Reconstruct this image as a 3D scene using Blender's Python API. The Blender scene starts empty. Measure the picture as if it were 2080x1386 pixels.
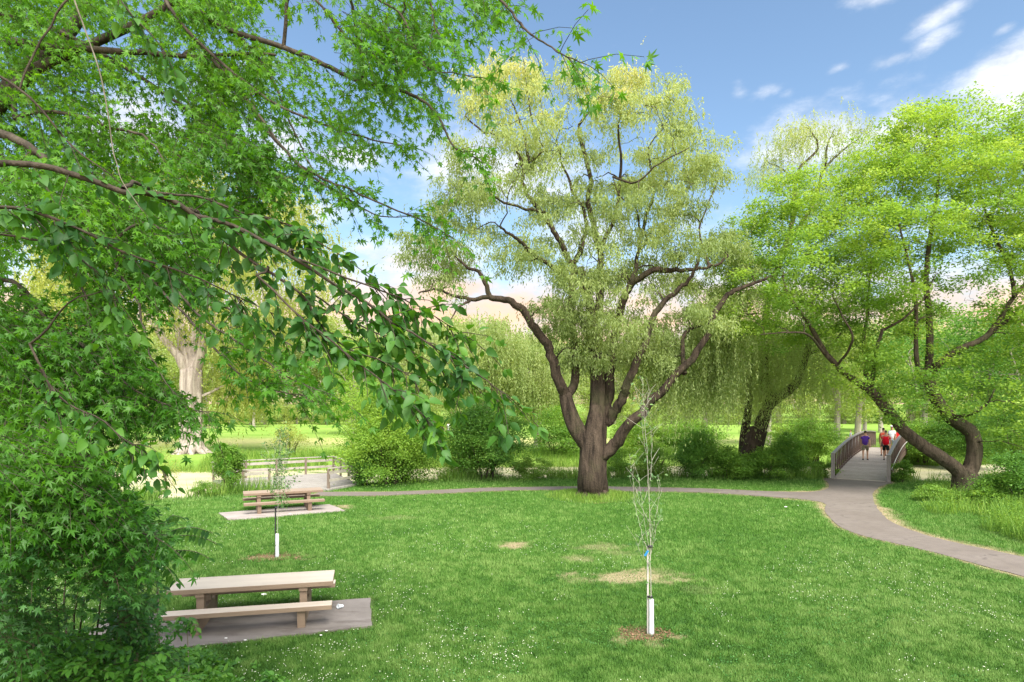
import bpy, bmesh, math, random
import numpy as np
from mathutils import Vector, Matrix
random.seed(7)
RNG = np.random.default_rng(7)
sc = bpy.context.scene
COL = sc.collection
PI = math.pi

# ------------------------------------------------------------ camera
H, F, CX, YH = 4.0, 1300.0, 1040.0, 820.0      # eye height (m), focal length, centre column, horizon row of the 2080 px frame
cam_d = bpy.data.cameras.new('camera'); cam = bpy.data.objects.new('camera', cam_d); COL.objects.link(cam)
cam.location = (0, 0, H); cam.rotation_euler = (PI / 2, 0, 0)
cam_d.sensor_width = 36.0; cam_d.lens = F / 2080.0 * 36.0
cam_d.shift_y = (YH - 693.0) / 2080.0
cam_d.clip_start = 0.1; cam_d.clip_end = 6000
sc.camera = cam

# ------------------------------------------------------------ light and exposure
SUN_EL, SUN_AZ = 50.0, 160.0                    # degrees; azimuth clockwise from +Y (behind the camera, to its right)
SKY_STRENGTH = 0.05
SUN_STRENGTH = 1.5
EXPOSURE = 2.5
sc.view_settings.view_transform = 'Standard'; sc.view_settings.look = 'None'
sc.view_settings.exposure = EXPOSURE; sc.view_settings.gamma = 1.0
sd = bpy.data.lights.new('sun', 'SUN'); sd.energy = SUN_STRENGTH; sd.angle = math.radians(30); sd.color = (1.0, 0.95, 0.86)
sun = bpy.data.objects.new('sun', sd); COL.objects.link(sun)
_el, _az = math.radians(SUN_EL), math.radians(SUN_AZ)
_sv = Vector((math.sin(_az) * math.cos(_el), math.cos(_az) * math.cos(_el), math.sin(_el)))
sun.rotation_euler = _sv.to_track_quat('Z', 'Y').to_euler(); sun.location = (0, -20, 40)

world = bpy.data.worlds.new("World"); sc.world = world; world.use_nodes = True
wn, wl = world.node_tree.nodes, world.node_tree.links
for n in list(wn): wn.remove(n)

class NB:
    """small node builder"""
    def __init__(s, tree): s.t = tree; s.n = tree.nodes; s.l = tree.links
    def _in(s, sock, v):
        if v is None: return
        if hasattr(v, 'is_output'): s.l.new(v, sock)
        else: sock.default_value = v
    def math(s, op, a, b=None, c=None, clamp=False):
        n = s.n.new('ShaderNodeMath'); n.operation = op; n.use_clamp = clamp
        s._in(n.inputs[0], a); s._in(n.inputs[1], b); s._in(n.inputs[2], c); return n.outputs[0]
    def mix(s, f, a, b, blend='MIX'):
        n = s.n.new('ShaderNodeMix'); n.data_type = 'RGBA'; n.blend_type = blend
        s._in(n.inputs[0], f); s._in(n.inputs[6], c4(a)); s._in(n.inputs[7], c4(b)); return n.outputs[2]
    def noise(s, vec, scale, detail=4, rough=0.55, dist=0.0):
        n = s.n.new('ShaderNodeTexNoise'); s._in(n.inputs['Vector'], vec)
        n.inputs['Scale'].default_value = scale; n.inputs['Detail'].default_value = detail
        n.inputs['Roughness'].default_value = rough; n.inputs['Distortion'].default_value = dist; return n.outputs['Fac']
    def map(s, v, a, b, c=0.0, d=1.0, smooth=False):
        n = s.n.new('ShaderNodeMapRange'); n.clamp = True
        if smooth: n.interpolation_type = 'SMOOTHSTEP'
        s._in(n.inputs[0], v); n.inputs[1].default_value = a; n.inputs[2].default_value = b
        n.inputs[3].default_value = c; n.inputs[4].default_value = d; return n.outputs[0]
    def mapping(s, vec, scale=(1, 1, 1), rot=(0, 0, 0), loc=(0, 0, 0)):
        n = s.n.new('ShaderNodeMapping'); s._in(n.inputs[0], vec)
        n.inputs['Location'].default_value = loc; n.inputs['Rotation'].default_value = rot; n.inputs['Scale'].default_value = scale
        return n.outputs[0]
    def coord(s, which='Object'):
        return s.n.new('ShaderNodeTexCoord').outputs[which]
    def attr(s, name):
        n = s.n.new('ShaderNodeAttribute'); n.attribute_name = name; return n.outputs['Fac']
def c4(v):
    if isinstance(v, (tuple, list)) and len(v) == 3: return (v[0], v[1], v[2], 1.0)
    return v

def build_sky():
    b = NB(world.node_tree)
    sky = wn.new('ShaderNodeTexSky'); sky.sky_type = 'NISHITA'; sky.sun_disc = False
    sky.sun_elevation = _el; sky.sun_rotation = _az
    sky.air_density = 1.0; sky.dust_density = 1.4; sky.ozone_density = 2.2; sky.altitude = 200
    d = b.coord('Generated')
    sep = wn.new('ShaderNodeSeparateXYZ'); wl.new(d, sep.inputs[0])
    x, y, z = sep.outputs
    ys = b.math('MAXIMUM', y, 0.08)
    u = b.math('DIVIDE', x, ys); v = b.math('DIVIDE', z, ys)
    # drifting noise on the sky direction
    n1 = b.noise(b.mapping(d, (1.0, 1.0, 2.6)), 5.5, 7, 0.6, 0.3)
    n2 = b.noise(b.mapping(d, (1.0, 1.0, 2.0), loc=(3, 1, 7)), 17.0, 6, 0.62)
    nn = b.math('ADD', b.math('MULTIPLY', n1, 0.42), b.math('MULTIPLY', n2, 0.58))
    # individual clouds: (u, v, half length, half height, tilt, density)
    clouds = [(.665, .605, .066, .020, .55, .80), (.655, .565, .054, .018, .6, .78), (.60, .538, .046, .012, .35, .66),
              (.51, .523, .026, .009, .35, .6), (.79, .505, .115, .060, .55, 1.35), (.40, .488, .034, .012, .3, .6), (.355, .49, .02, .02, .9, .5),
              (.77, .585, .03, .010, .5, .7), (.83, .59, .05, .02, .6, .9), (.56, .63, .05, .012, .1, .6), (.65, .635, .04, .01, .1, .4),
              (.43, .485, .02, .01, .4, .5), (.44, .44, .10, .03, .4, .7),
              (.48, .41, .13, .05, .1, 1.1), (.62, .42, .10, .06, .3, 1.0), (-.03, .365, .16, .07, -.15, 1.15), (-.26, .385, .06, .022, -.1, 1.0), (-.36, .41, .07, .05, -.3, 1.0),
              (-.15, .23, .14, .035, -.05, 1.1), (-.08, .18, .10, .035, .1, 1.2), (-.32, .30, .12, .03, 0, .7), (.1, .27, .10, .05, .1, .9), (.28, .30, .09, .04, .1, .7),
              (-.60, .44, .12, .07, .2, 1.0), (-.45, .50, .10, .04, .2, .8), (-.72, .30, .16, .10, .1, 1.1), (.75, .30, .16, .05, .1, .8), (-.20, .47, .04, .012, .3, .5)]
    acc = None
    for (cu, cv, a, h, t, dens) in clouds:
        du = b.math('SUBTRACT', u, cu); dv = b.math('SUBTRACT', v, cv)
        c, s_ = math.cos(t), math.sin(t)
        p = b.math('ADD', b.math('MULTIPLY', du, c / a), b.math('MULTIPLY', dv, s_ / a))
        q = b.math('ADD', b.math('MULTIPLY', du, -s_ / h), b.math('MULTIPLY', dv, c / h))
        r = b.math('ADD', b.math('MULTIPLY', p, p), b.math('MULTIPLY', q, q))
        m = b.math('MULTIPLY', b.math('EXPONENT', b.math('MULTIPLY', r, -1.0)), dens)
        acc = m if acc is None else b.math('MAXIMUM', acc, m)
    # a bank of cloud low over the trees
    low = b.map(v, .31, .13, 0, 1.05, True)
    # unseen clouds behind and overhead, added thick as fill light
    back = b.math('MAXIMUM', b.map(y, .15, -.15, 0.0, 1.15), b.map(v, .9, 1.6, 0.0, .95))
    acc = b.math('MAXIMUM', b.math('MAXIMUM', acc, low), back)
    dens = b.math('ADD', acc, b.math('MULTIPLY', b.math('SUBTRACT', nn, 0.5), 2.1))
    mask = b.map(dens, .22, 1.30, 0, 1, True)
    hs = wn.new('ShaderNodeHueSaturation'); wl.new(sky.outputs[0], hs.inputs['Color'])
    hs.inputs['Saturation'].default_value = 1.0; hs.inputs['Value'].default_value = 1.0
    tint = b.mix(1.0, hs.outputs[0], (0.90, 0.935, 0.885), 'MULTIPLY')
    warm = b.map(v, .26, .15, 0, 1, True)
    shade = b.map(n2, .38, .62, 0.84, 1.03)
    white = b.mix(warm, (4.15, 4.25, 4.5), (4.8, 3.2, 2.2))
    sh = wn.new('ShaderNodeVectorMath'); sh.operation = 'SCALE'; wl.new(white, sh.inputs[0]); wl.new(b.math('MULTIPLY', shade, b.math('ADD', 1.0, b.map(y, .1, -.4, 0.0, .9))), sh.inputs[3])   # added clouds behind the camera are boosted to lift the shade
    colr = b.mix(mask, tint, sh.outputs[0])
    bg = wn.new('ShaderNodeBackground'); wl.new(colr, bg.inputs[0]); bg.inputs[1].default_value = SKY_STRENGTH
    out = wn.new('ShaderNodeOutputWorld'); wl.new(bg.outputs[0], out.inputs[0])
build_sky()
try: world.cycles.sampling_method = 'MANUAL'; world.cycles.sample_map_resolution = 1024
except Exception: pass

cy = sc.cycles
cy.use_denoising = True
try: cy.denoising_prefilter = 'NONE'; cy.denoising_input_passes = 'RGB_ALBEDO_NORMAL'
except Exception: pass
try: cy.denoiser = 'OPENIMAGEDENOISE'
except Exception: pass
cy.max_bounces = 9; cy.diffuse_bounces = 6; cy.glossy_bounces = 2; cy.transmission_bounces = 7; cy.transparent_max_bounces = 8
cy.caustics_reflective = False; cy.caustics_refractive = False; cy.sample_clamp_indirect = 6

# ------------------------------------------------------------ points of the place
def W(px, py, d):
    """the point at distance d (m) ahead that the photo shows at (px, py)"""
    return np.array(((px - CX) / F * d, d, H - (py - YH) / F * d))
def GD(py, z=0.0): return (H - z) * F / (py - YH)
def G(px, py, z=0.0):
    d = GD(py, z); return np.array(((px - CX) / F * d, d, z))

# ------------------------------------------------------------ objects
def tag(o, label=None, cat=None, group=None, kind=None):
    if label: o['label'] = label
    if cat: o['category'] = cat
    if group: o['group'] = group
    if kind: o['kind'] = kind
    return o
def thing(name, label, cat, loc=(0, 0, 0), group=None, rz=0.0):
    o = bpy.data.objects.new(name, None); COL.objects.link(o)
    o.location = [float(v) for v in loc]; o.rotation_euler = (0, 0, rz); o.empty_display_size = 0.3
    return tag(o, label, cat, group)
def link(name, me, mat=None, parent=None, world_coords=True):
    """world_coords: the mesh is in world coordinates, so keep it there under its parent"""
    o = bpy.data.objects.new(name, me); COL.objects.link(o)
    if mat is not None:
        me.materials.clear(); me.materials.append(mat)
    if parent is not None:
        o.parent = parent
        if world_coords:
            M = Matrix.Translation(parent.location) @ parent.rotation_euler.to_matrix().to_4x4()
            o.matrix_parent_inverse = M.inverted()
    return o
def copy_tree(root, loc, rz=0.0, s=1.0, label=None, sz=None):
    r = root.copy(); COL.objects.link(r); r.location = loc; r.rotation_euler = (0, 0, rz); r.scale = (s, s, sz or s)
    if label: r['label'] = label
    for ch in list(root.children):
        c = ch.copy(); COL.objects.link(c); c.parent = r
        for g in list(ch.children):
            e = g.copy(); COL.objects.link(e); e.parent = c
    return r

def np_mesh(name, V, Fc, tint=None, smooth=False, pattrs=None):
    V = np.ascontiguousarray(V, dtype=np.float32); Fc = np.ascontiguousarray(Fc, dtype=np.int32)
    me = bpy.data.meshes.new(name); k = Fc.shape[1]
    me.vertices.add(len(V)); me.vertices.foreach_set('co', V.ravel())
    me.loops.add(Fc.size); me.loops.foreach_set('vertex_index', Fc.ravel())
    me.polygons.add(len(Fc)); me.polygons.foreach_set('loop_start', np.arange(0, Fc.size, k, dtype=np.int32))
    try: me.polygons.foreach_set('loop_total', np.full(len(Fc), k, dtype=np.int32))
    except Exception: pass
    me.update(calc_edges=True)
    if smooth: me.polygons.foreach_set('use_smooth', np.ones(len(Fc), dtype=bool))
    if tint is not None:
        a = me.attributes.new('tint', 'FLOAT', 'FACE'); a.data.foreach_set('value', np.asarray(tint, dtype=np.float32))
    for nm, arr in (pattrs or {}).items():
        a = me.attributes.new(nm, 'FLOAT', 'POINT'); a.data.foreach_set('value', np.asarray(arr, dtype=np.float32))
    return me

# ------------------------------------------------------------ materials
def new_mat(name):
    m = bpy.data.materials.new(name); m.use_nodes = True
    for n in list(m.node_tree.nodes): m.node_tree.nodes.remove(n)
    b = NB(m.node_tree); out = b.n.new('ShaderNodeOutputMaterial')
    return m, b, out
def principled(b, col, rough=0.7, spec=0.3, metal=0.0, bump=None, bstr=0.3, bdist=0.01):
    p = b.n.new('ShaderNodeBsdfPrincipled'); b._in(p.inputs['Base Color'], c4(col)); b._in(p.inputs['Roughness'], rough)
    p.inputs['Specular IOR Level'].default_value = spec; p.inputs['Metallic'].default_value = metal
    if bump is not None:
        bn = b.n.new('ShaderNodeBump'); bn.inputs['Strength'].default_value = bstr; bn.inputs['Distance'].default_value = bdist
        b.l.new(bump, bn.inputs['Height']); b.l.new(bn.outputs[0], p.inputs['Normal'])
    return p
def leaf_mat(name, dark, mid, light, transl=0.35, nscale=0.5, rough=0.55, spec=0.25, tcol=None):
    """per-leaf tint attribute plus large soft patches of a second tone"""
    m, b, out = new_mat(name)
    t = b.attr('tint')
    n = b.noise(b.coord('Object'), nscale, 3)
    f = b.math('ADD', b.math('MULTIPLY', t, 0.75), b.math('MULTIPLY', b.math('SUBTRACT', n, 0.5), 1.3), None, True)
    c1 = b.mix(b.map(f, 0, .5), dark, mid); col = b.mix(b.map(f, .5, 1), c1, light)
    p = principled(b, col, rough, spec)
    tr = b.n.new('ShaderNodeBsdfTranslucent')
    b.l.new(b.mix(1.0, col, tcol or (1.5, 1.35, 0.6), 'MULTIPLY'), tr.inputs[0])
    mx = b.n.new('ShaderNodeMixShader'); mx.inputs[0].default_value = transl
    b.l.new(p.outputs[0], mx.inputs[1]); b.l.new(tr.outputs[0], mx.inputs[2]); b.l.new(mx.outputs[0], out.inputs[0])
    return m
def bark_mat(name, a, c, moss=None, scale=7.0, stretch=0.22, bstr=0.9):
    m, b, out = new_mat(name)
    o = b.coord('Object')
    v = b.mapping(o, (1, 1, stretch))
    n1 = b.noise(v, scale, 6, 0.65, 0.6); n2 = b.noise(o, scale * 4, 4)
    f = b.map(b.math('ADD', b.math('MULTIPLY', n1, .8), b.math('MULTIPLY', n2, .2)), .36, .64)
    col = b.mix(f, a, c)
    if moss:
        col = b.mix(b.map(b.noise(o, 0.8, 4), .5, .7, 0, .6), col, moss)
    p = principled(b, col, 0.9, 0.1, bump=f, bstr=bstr, bdist=0.04)
    b.l.new(p.outputs[0], out.inputs[0]); return m
def plain_mat(name, col, rough=0.7, spec=0.3, var=0.0, nscale=6.0, bstr=0.0, metal=0.0, col2=None, stretch=(1, 1, 1)):
    m, b, out = new_mat(name)
    if var or col2:
        n = b.noise(b.mapping(b.coord('Object'), stretch), nscale, 6, 0.6)
        c2 = col2 or tuple(x * (1 - var) for x in col)
        cc = b.mix(b.map(n, .3, .7), col, c2)
        p = principled(b, cc, rough, spec, metal, bump=n if bstr else None, bstr=bstr)
    else:
        p = principled(b, col, rough, spec, metal)
    b.l.new(p.outputs[0], out.inputs[0]); return m

# ------------------------------------------------------------ noise in numpy
def _hash(ix, iy, iz, seed):
    h = (ix * 374761393 + iy * 668265263 + iz * 2147483647 + seed * 974634777) & 0xFFFFFFFF
    h = ((h ^ (h >> 13)) * 1274126177) & 0xFFFFFFFF
    return ((h ^ (h >> 16)) & 0xFFFFFF) / float(0xFFFFFF)
def vnoise(x, y, z=None, seed=1):
    x = np.asarray(x, float); y = np.asarray(y, float); z = np.zeros_like(x) if z is None else np.asarray(z, float)
    ix, iy, iz = np.floor(x).astype(np.int64), np.floor(y).astype(np.int64), np.floor(z).astype(np.int64)
    fx, fy, fz = x - ix, y - iy, z - iz
    fx, fy, fz = [f * f * (3 - 2 * f) for f in (fx, fy, fz)]
    r = 0
    for dx in (0, 1):
        for dy in (0, 1):
            for dz in (0, 1):
                w = (fx if dx else 1 - fx) * (fy if dy else 1 - fy) * (fz if dz else 1 - fz)
                r = r + w * _hash(ix + dx, iy + dy, iz + dz, seed)
    return r
def fbm(x, y, z=None, seed=1, oct=3):
    r, a, s = 0, 0.5, 0
    for k in range(oct):
        r = r + a * vnoise(x * 2 ** k, y * 2 ** k, None if z is None else z * 2 ** k, seed + k); s += a; a *= .5
    return r / s
def in_poly(px, py, poly):
    poly = np.asarray(poly, float); x, y = np.asarray(px), np.asarray(py); c = np.zeros(x.shape, bool)
    x1, y1 = poly[-1]
    for x2, y2 in poly:
        with np.errstate(divide='ignore', invalid='ignore'):
            t = ((y1 > y) != (y2 > y)) & (x < (x2 - x1) * (y - y1) / (y2 - y1 + 1e-12) + x1)
        c ^= t; x1, y1 = x2, y2
    return c
def dist_poly(px, py, poly, closed=True):
    d = np.full(np.shape(px), 1e9); pts = list(map(tuple, poly)); n = len(pts)
    for i in range(n if closed else n - 1):
        a, b_ = pts[i], pts[(i + 1) % n]
        ex, ey = b_[0] - a[0], b_[1] - a[1]
        t = np.clip(((px - a[0]) * ex + (py - a[1]) * ey) / (ex * ex + ey * ey + 1e-9), 0, 1)
        d = np.minimum(d, np.hypot(px - a[0] - t * ex, py - a[1] - t * ey))
    return d
def sample_poly(poly, n, rng=RNG):
    p = np.asarray(poly, float); lo, hi = p.min(0), p.max(0); out = []
    tot = 0
    while tot < n:
        q = lo + rng.random((n * 2, 2)) * (hi - lo); q = q[in_poly(q[:, 0], q[:, 1], poly)]
        out.append(q); tot += len(q)
    return np.concatenate(out)[:n]

# ------------------------------------------------------------ leaf clouds
def norm(a): return a / (np.linalg.norm(a, axis=-1, keepdims=True) + 1e-9)
def T_rhomb(w=0.3, fold=0.0):
    return np.array([(0, 0, 0), (w / 2, .42, fold), (0, 1, 0), (-w / 2, .42, fold)]), np.array([(0, 1, 2, 3)])
def T_ovate(w=0.55, fold=0.10, curl=-0.12):
    v = [(0, 0, 0), (0, .35, 0), (0, .7, curl * .4), (0, 1, curl), (w * .42, .2, fold), (w * .5, .45, fold), (w * .3, .75, fold * .6 + curl * .5),
         (-w * .42, .2, fold), (-w * .5, .45, fold), (-w * .3, .75, fold * .6 + curl * .5)]
    f = [(0, 4, 1), (4, 5, 1), (1, 5, 2), (5, 6, 2), (2, 6, 3), (0, 1, 7), (7, 1, 8), (1, 2, 8), (8, 2, 9), (2, 3, 9)]
    return np.array(v), np.array(f)
def T_maple():
    pol = [(0, .64, -.16), (13, .38, -.03), (30, .19, .03), (42, .38, -.02), (50, .58, -.12), (61, .35, -.02), (84, .17, .03), (108, .40, -.10), (150, .13, 0)]
    pts = [(0, 0, 0), (0, .36, .03)]
    side = [(math.sin(math.radians(a)) * r, .36 + math.cos(math.radians(a)) * r, z) for a, r, z in pol]
    right = side; left = [(-x, y, z) for x, y, z in side[1:]][::-1]
    ring = right + [(0, .12, 0)] + left
    v = [(0, .36, .03)] + ring + [(0.008, -.25, 0), (-0.008, -.25, 0)]
    n = len(ring)
    f = [(0, 1 + i, 1 + (i + 1) % n) for i in range(n)] + [(9 + 1, n + 1, n + 2)]
    return np.array(v), np.array(f)
def leafcloud(name, T, P, A, N, S, mat, parent, tint=None, WS=None):
    tv, tf = T
    P, A, N = np.asarray(P, float), norm(np.asarray(A, float)), np.asarray(N, float)
    X = norm(np.cross(A, N)); N = np.cross(X, A)
    S = np.broadcast_to(np.asarray(S, float), (len(P),)); WS = S if WS is None else np.broadcast_to(WS, (len(P),))
    V = (P[:, None, :] + tv[None, :, 0, None] * X[:, None, :] * WS[:, None, None] + tv[None, :, 1, None] * A[:, None, :] * S[:, None, None]
         + tv[None, :, 2, None] * N[:, None, :] * S[:, None, None])
    k = len(tv); Fc = (tf[None] + (np.arange(len(P)) * k)[:, None, None]).reshape(-1, tf.shape[1])
    t = RNG.random(len(P)) if tint is None else tint
    me = np_mesh(name, V.reshape(-1, 3), Fc, np.repeat(t, len(tf)))
    return link(name, me, mat, parent)
def rand_dirs(n, up=0.0, rng=RNG):
    v = rng.normal(size=(n, 3)); v[:, 2] += up; return norm(v)

# ------------------------------------------------------------ tubes
def catmull(pts, sub=4):
    pts = np.asarray(pts, float)
    if len(pts) < 3: return np.array([pts[0] + (pts[-1] - pts[0]) * t for t in np.linspace(0, 1, sub + 1)])
    P = np.vstack([2 * pts[0] - pts[1], pts, 2 * pts[-1] - pts[-2]]); out = []
    for i in range(1, len(P) - 2):
        p0, p1, p2, p3 = P[i - 1:i + 3]
        for t in np.arange(sub) / sub:
            out.append(.5 * (2 * p1 + (p2 - p0) * t + (2 * p0 - 5 * p1 + 4 * p2 - p3) * t * t + (3 * p1 - p0 - 3 * p2 + p3) * t ** 3))
    out.append(P[-2]); return np.array(out)
class Tubes:
    def __init__(s): s.V = []; s.F = []; s.n = 0
    def add(s, pts, rad, sides=6, ridged=0.0, cap=True):
        pts = np.asarray(pts, float); m = len(pts); rad = np.broadcast_to(np.asarray(rad, float), (m,))
        T = norm(np.gradient(pts, axis=0)); ref = np.array((0.13, 0.99, 0.05)) if abs(T[0][2]) > .8 else np.array((0, 0, 1.0))
        U = norm(np.cross(T, ref)); Vv = np.cross(T, U)
        a = np.arange(sides) / sides * 2 * PI
        r = rad[:, None] * np.ones(sides)[None]
        if ridged:
            k = RNG.random(5) * 6
            w = 1 + ridged * (.5 * np.sin(5 * a + k[0]) + .35 * np.sin(9 * a + k[1]) + .3 * np.sin(3 * a + k[2]))[None] \
                + ridged * .7 * (vnoise(np.cos(a)[None] * 1.6 + 5 + 0 * pts[:, :1], np.sin(a)[None] * 1.6 + 0 * pts[:, :1], pts[:, 2:3] * 1.3 + 0 * a[None], 5) - .5)
            r = r * w
            if sides >= 18:
                u_, q_ = (a / (2 * PI) * 22)[None] + 0 * pts[:, :1], pts[:, 2:3] + 0 * a[None]
                fw = np.abs(vnoise(u_ + .5 * vnoise(u_ * .3, q_ * 1.5, seed=6), q_ * .9, seed=8) - .5) * 2
                fade = np.minimum(1, np.minimum(a, 2 * PI - a) / .3)[None]
                r = r * (1 - .11 * (1 - np.clip(fw * 2.2, 0, 1)) * fade)
        V = pts[:, None] + r[..., None] * (np.cos(a)[None, :, None] * U[:, None] + np.sin(a)[None, :, None] * Vv[:, None])
        base = s.n; s.V.append(V.reshape(-1, 3))
        i = np.arange(m - 1)[:, None] * sides; j = np.arange(sides)[None]; jn = (j + 1) % sides
        f = np.stack([i + j, i + jn, i + sides + jn, i + sides + j], -1).reshape(-1, 4) + base
        s.F.append(f); s.n += m * sides
        if cap:
            s.V.append(pts[[-1]] + T[[-1]] * rad[-1] * .5); c = s.n; s.n += 1
            o = base + (m - 1) * sides
            s.F.append(np.array([(o + q, o + (q + 1) % sides, c, c) for q in range(sides)]))
    def build(s, name, mat, parent=None, smooth=True):
        V = np.concatenate(s.V); Fq = np.concatenate(s.F)
        tri = Fq[:, 2] == Fq[:, 3]
        q, t = Fq[~tri], Fq[tri][:, :3]
        me = bpy.data.meshes.new(name)
        me.vertices.add(len(V)); me.vertices.foreach_set('co', V.astype(np.float32).ravel())
        loops = np.concatenate([q.ravel(), t.ravel()]).astype(np.int32)
        me.loops.add(len(loops)); me.loops.foreach_set('vertex_index', loops)
        st = np.concatenate([np.arange(len(q)) * 4, len(q) * 4 + np.arange(len(t)) * 3]).astype(np.int32)
        me.polygons.add(len(q) + len(t)); me.polygons.foreach_set('loop_start', st)
        try: me.polygons.foreach_set('loop_total', np.concatenate([np.full(len(q), 4), np.full(len(t), 3)]).astype(np.int32))
        except Exception: pass
        me.update(calc_edges=True)
        me.polygons.foreach_set('use_smooth', np.full(len(q) + len(t), bool(smooth)))
        return link(name, me, mat, parent)

class Tree:
    """limbs, plus thin branches grown towards foliage clumps"""
    def __init__(s): s.T = Tubes(); s.P = []; s.R = []
    def limb(s, pts, r0, r1, sides=10, ridged=0.0, sub=5, wob=0.0, power=1.0):
        c = catmull(pts, sub)
        if wob:
            n = len(c); k = np.cumsum(RNG.normal(size=(n, 3)), 0) * wob * .25; k -= np.linspace(0, 1, n)[:, None] * k[-1]; k -= k[0] * 0; c = c + k
        r = r0 + (r1 - r0) * np.linspace(0, 1, len(c)) ** power
        s.T.add(c, r, sides, ridged)
        s.P += list(c); s.R += list(r); return c
    def join(s, pt, r, sides=7):
        """connect a point back to the nearest limb"""
        P = np.array(s.P); d = np.linalg.norm(P - pt, axis=1); j = int(np.argmin(d))
        a = P[j]; m = (a + pt) / 2 + np.array((0, 0, .12 * d[j])); s.limb([a, m, pt], min(s.R[j] * .8, r * 1.6), r, sides, wob=.03)
    def grow(s, targets, r=0.05, bow=0.15, sides=5, pen=0.25, rt=0.008, wob=.06):
        base = np.array(s.P[0]); paths = []
        NP = list(s.P); NR = list(s.R); ND = list(np.linalg.norm(np.array(NP) - base, axis=1))
        order = np.argsort(np.linalg.norm(targets - base, axis=1))
        for i in order:
            t = targets[i]; A = np.array(NP); d = np.linalg.norm(A - t, axis=1)
            cost = d + pen * np.abs(np.array(ND) - 0) * .3 + np.where(A[:, 2] > t[2] + .3, .25 * d, 0)
            j = int(np.argmin(cost)); a = A[j]; L = d[j]
            if L < .05: continue
            side = RNG.normal(size=3) * L * .10
            m1 = a + (t - a) * .35 + np.array((0, 0, bow * L)) + side; m2 = a + (t - a) * .7 + np.array((0, 0, bow * .8 * L)) - side * .5
            c = catmull([a, m1, m2, t], 3); 
            r0 = min(NR[j] * .75, r * (0.45 + .22 * L)); rr = r0 + (rt - r0) * np.linspace(0, 1, len(c)) ** .8
            if wob: c[1:-1] += RNG.normal(size=(len(c) - 2, 3)) * wob * min(L, 2) * .35
            s.T.add(c, rr, sides); paths.append(c)
            for q in range(2, len(c)):
                NP.append(c[q]); NR.append(rr[q]); ND.append(ND[j] + L * q / len(c))
        s.P, s.R = NP, NR
        return paths

# ------------------------------------------------------------ solids for built things
class MB:
    def __init__(s): s.V = []; s.F = []
    def box(s, c, size, R=None, bev=0.0):
        """c centre, size full sizes, R 3x3 frame (columns = axes)"""
        R = np.eye(3) if R is None else np.asarray(R, float); h = np.asarray(size, float) / 2
        b = min(bev, h.min() * .45)
        bm = bmesh.new(); bmesh.ops.create_cube(bm, size=1.0)
        for v in bm.verts: v.co = Vector((v.co.x * size[0], v.co.y * size[1], v.co.z * size[2]))
        if b > 0: bmesh.ops.bevel(bm, geom=bm.edges[:], offset=b, segments=2, affect='EDGES', profile=.7)
        o = len(s.V)
        for v in bm.verts: s.V.append(tuple(np.asarray(c, float) + R @ np.array(v.co)))
        for f in bm.faces: s.F.append([o + v.index for v in f.verts])
        bm.free(); return s
    def bar(s, a, b, w, h, bev=0.0, up=(0, 0, 1)):
        a, b = np.asarray(a, float), np.asarray(b, float); d = b - a; L = np.linalg.norm(d); x = d / L
        up = np.asarray(up, float)
        if abs(x @ up) > .95: up = np.array((0, 1.0, 0))
        y = np.cross(up, x); y /= np.linalg.norm(y); z = np.cross(x, y)
        return s.box((a + b) / 2, (L, w, h), np.stack([x, y, z], 1), bev)
    def prism(s, poly, z0, z1, M=None):
        """vertical prism of an xy polygon"""
        o = len(s.V); n = len(poly)
        for z in (z0, z1):
            for p in poly:
                v = np.array((p[0], p[1], z)); s.V.append(tuple(v if M is None else M(v)))
        s.F.append([o + i for i in range(n)][::-1]); s.F.append([o + n + i for i in range(n)])
        for i in range(n): s.F.append([o + i, o + (i + 1) % n, o + n + (i + 1) % n, o + n + i])
        return s
    def lathe(s, c, prof, seg=16):
        o = len(s.V)
        for (r, z) in prof:
            for k in range(seg):
                a = 2 * PI * k / seg; s.V.append((c[0] + r * math.cos(a), c[1] + r * math.sin(a), c[2] + z))
        for i in range(len(prof) - 1):
            for k in range(seg): s.F.append([o + i * seg + k, o + i * seg + (k + 1) % seg, o + (i + 1) * seg + (k + 1) % seg, o + (i + 1) * seg + k])
        s.F.append([o + k for k in range(seg)][::-1]); s.F.append([o + (len(prof) - 1) * seg + k for k in range(seg)])
        return s
    def build(s, name, mat, parent=None, smooth=False):
        me = bpy.data.meshes.new(name); me.from_pydata([tuple(map(float, v)) for v in s.V], [], s.F); me.update()
        bm = bmesh.new(); bm.from_mesh(me); bmesh.ops.recalc_face_normals(bm, faces=bm.faces[:]); bm.to_mesh(me); bm.free()
        if smooth: me.polygons.foreach_set('use_smooth', np.ones(len(me.polygons), bool))
        return link(name, me, mat, parent)

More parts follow.
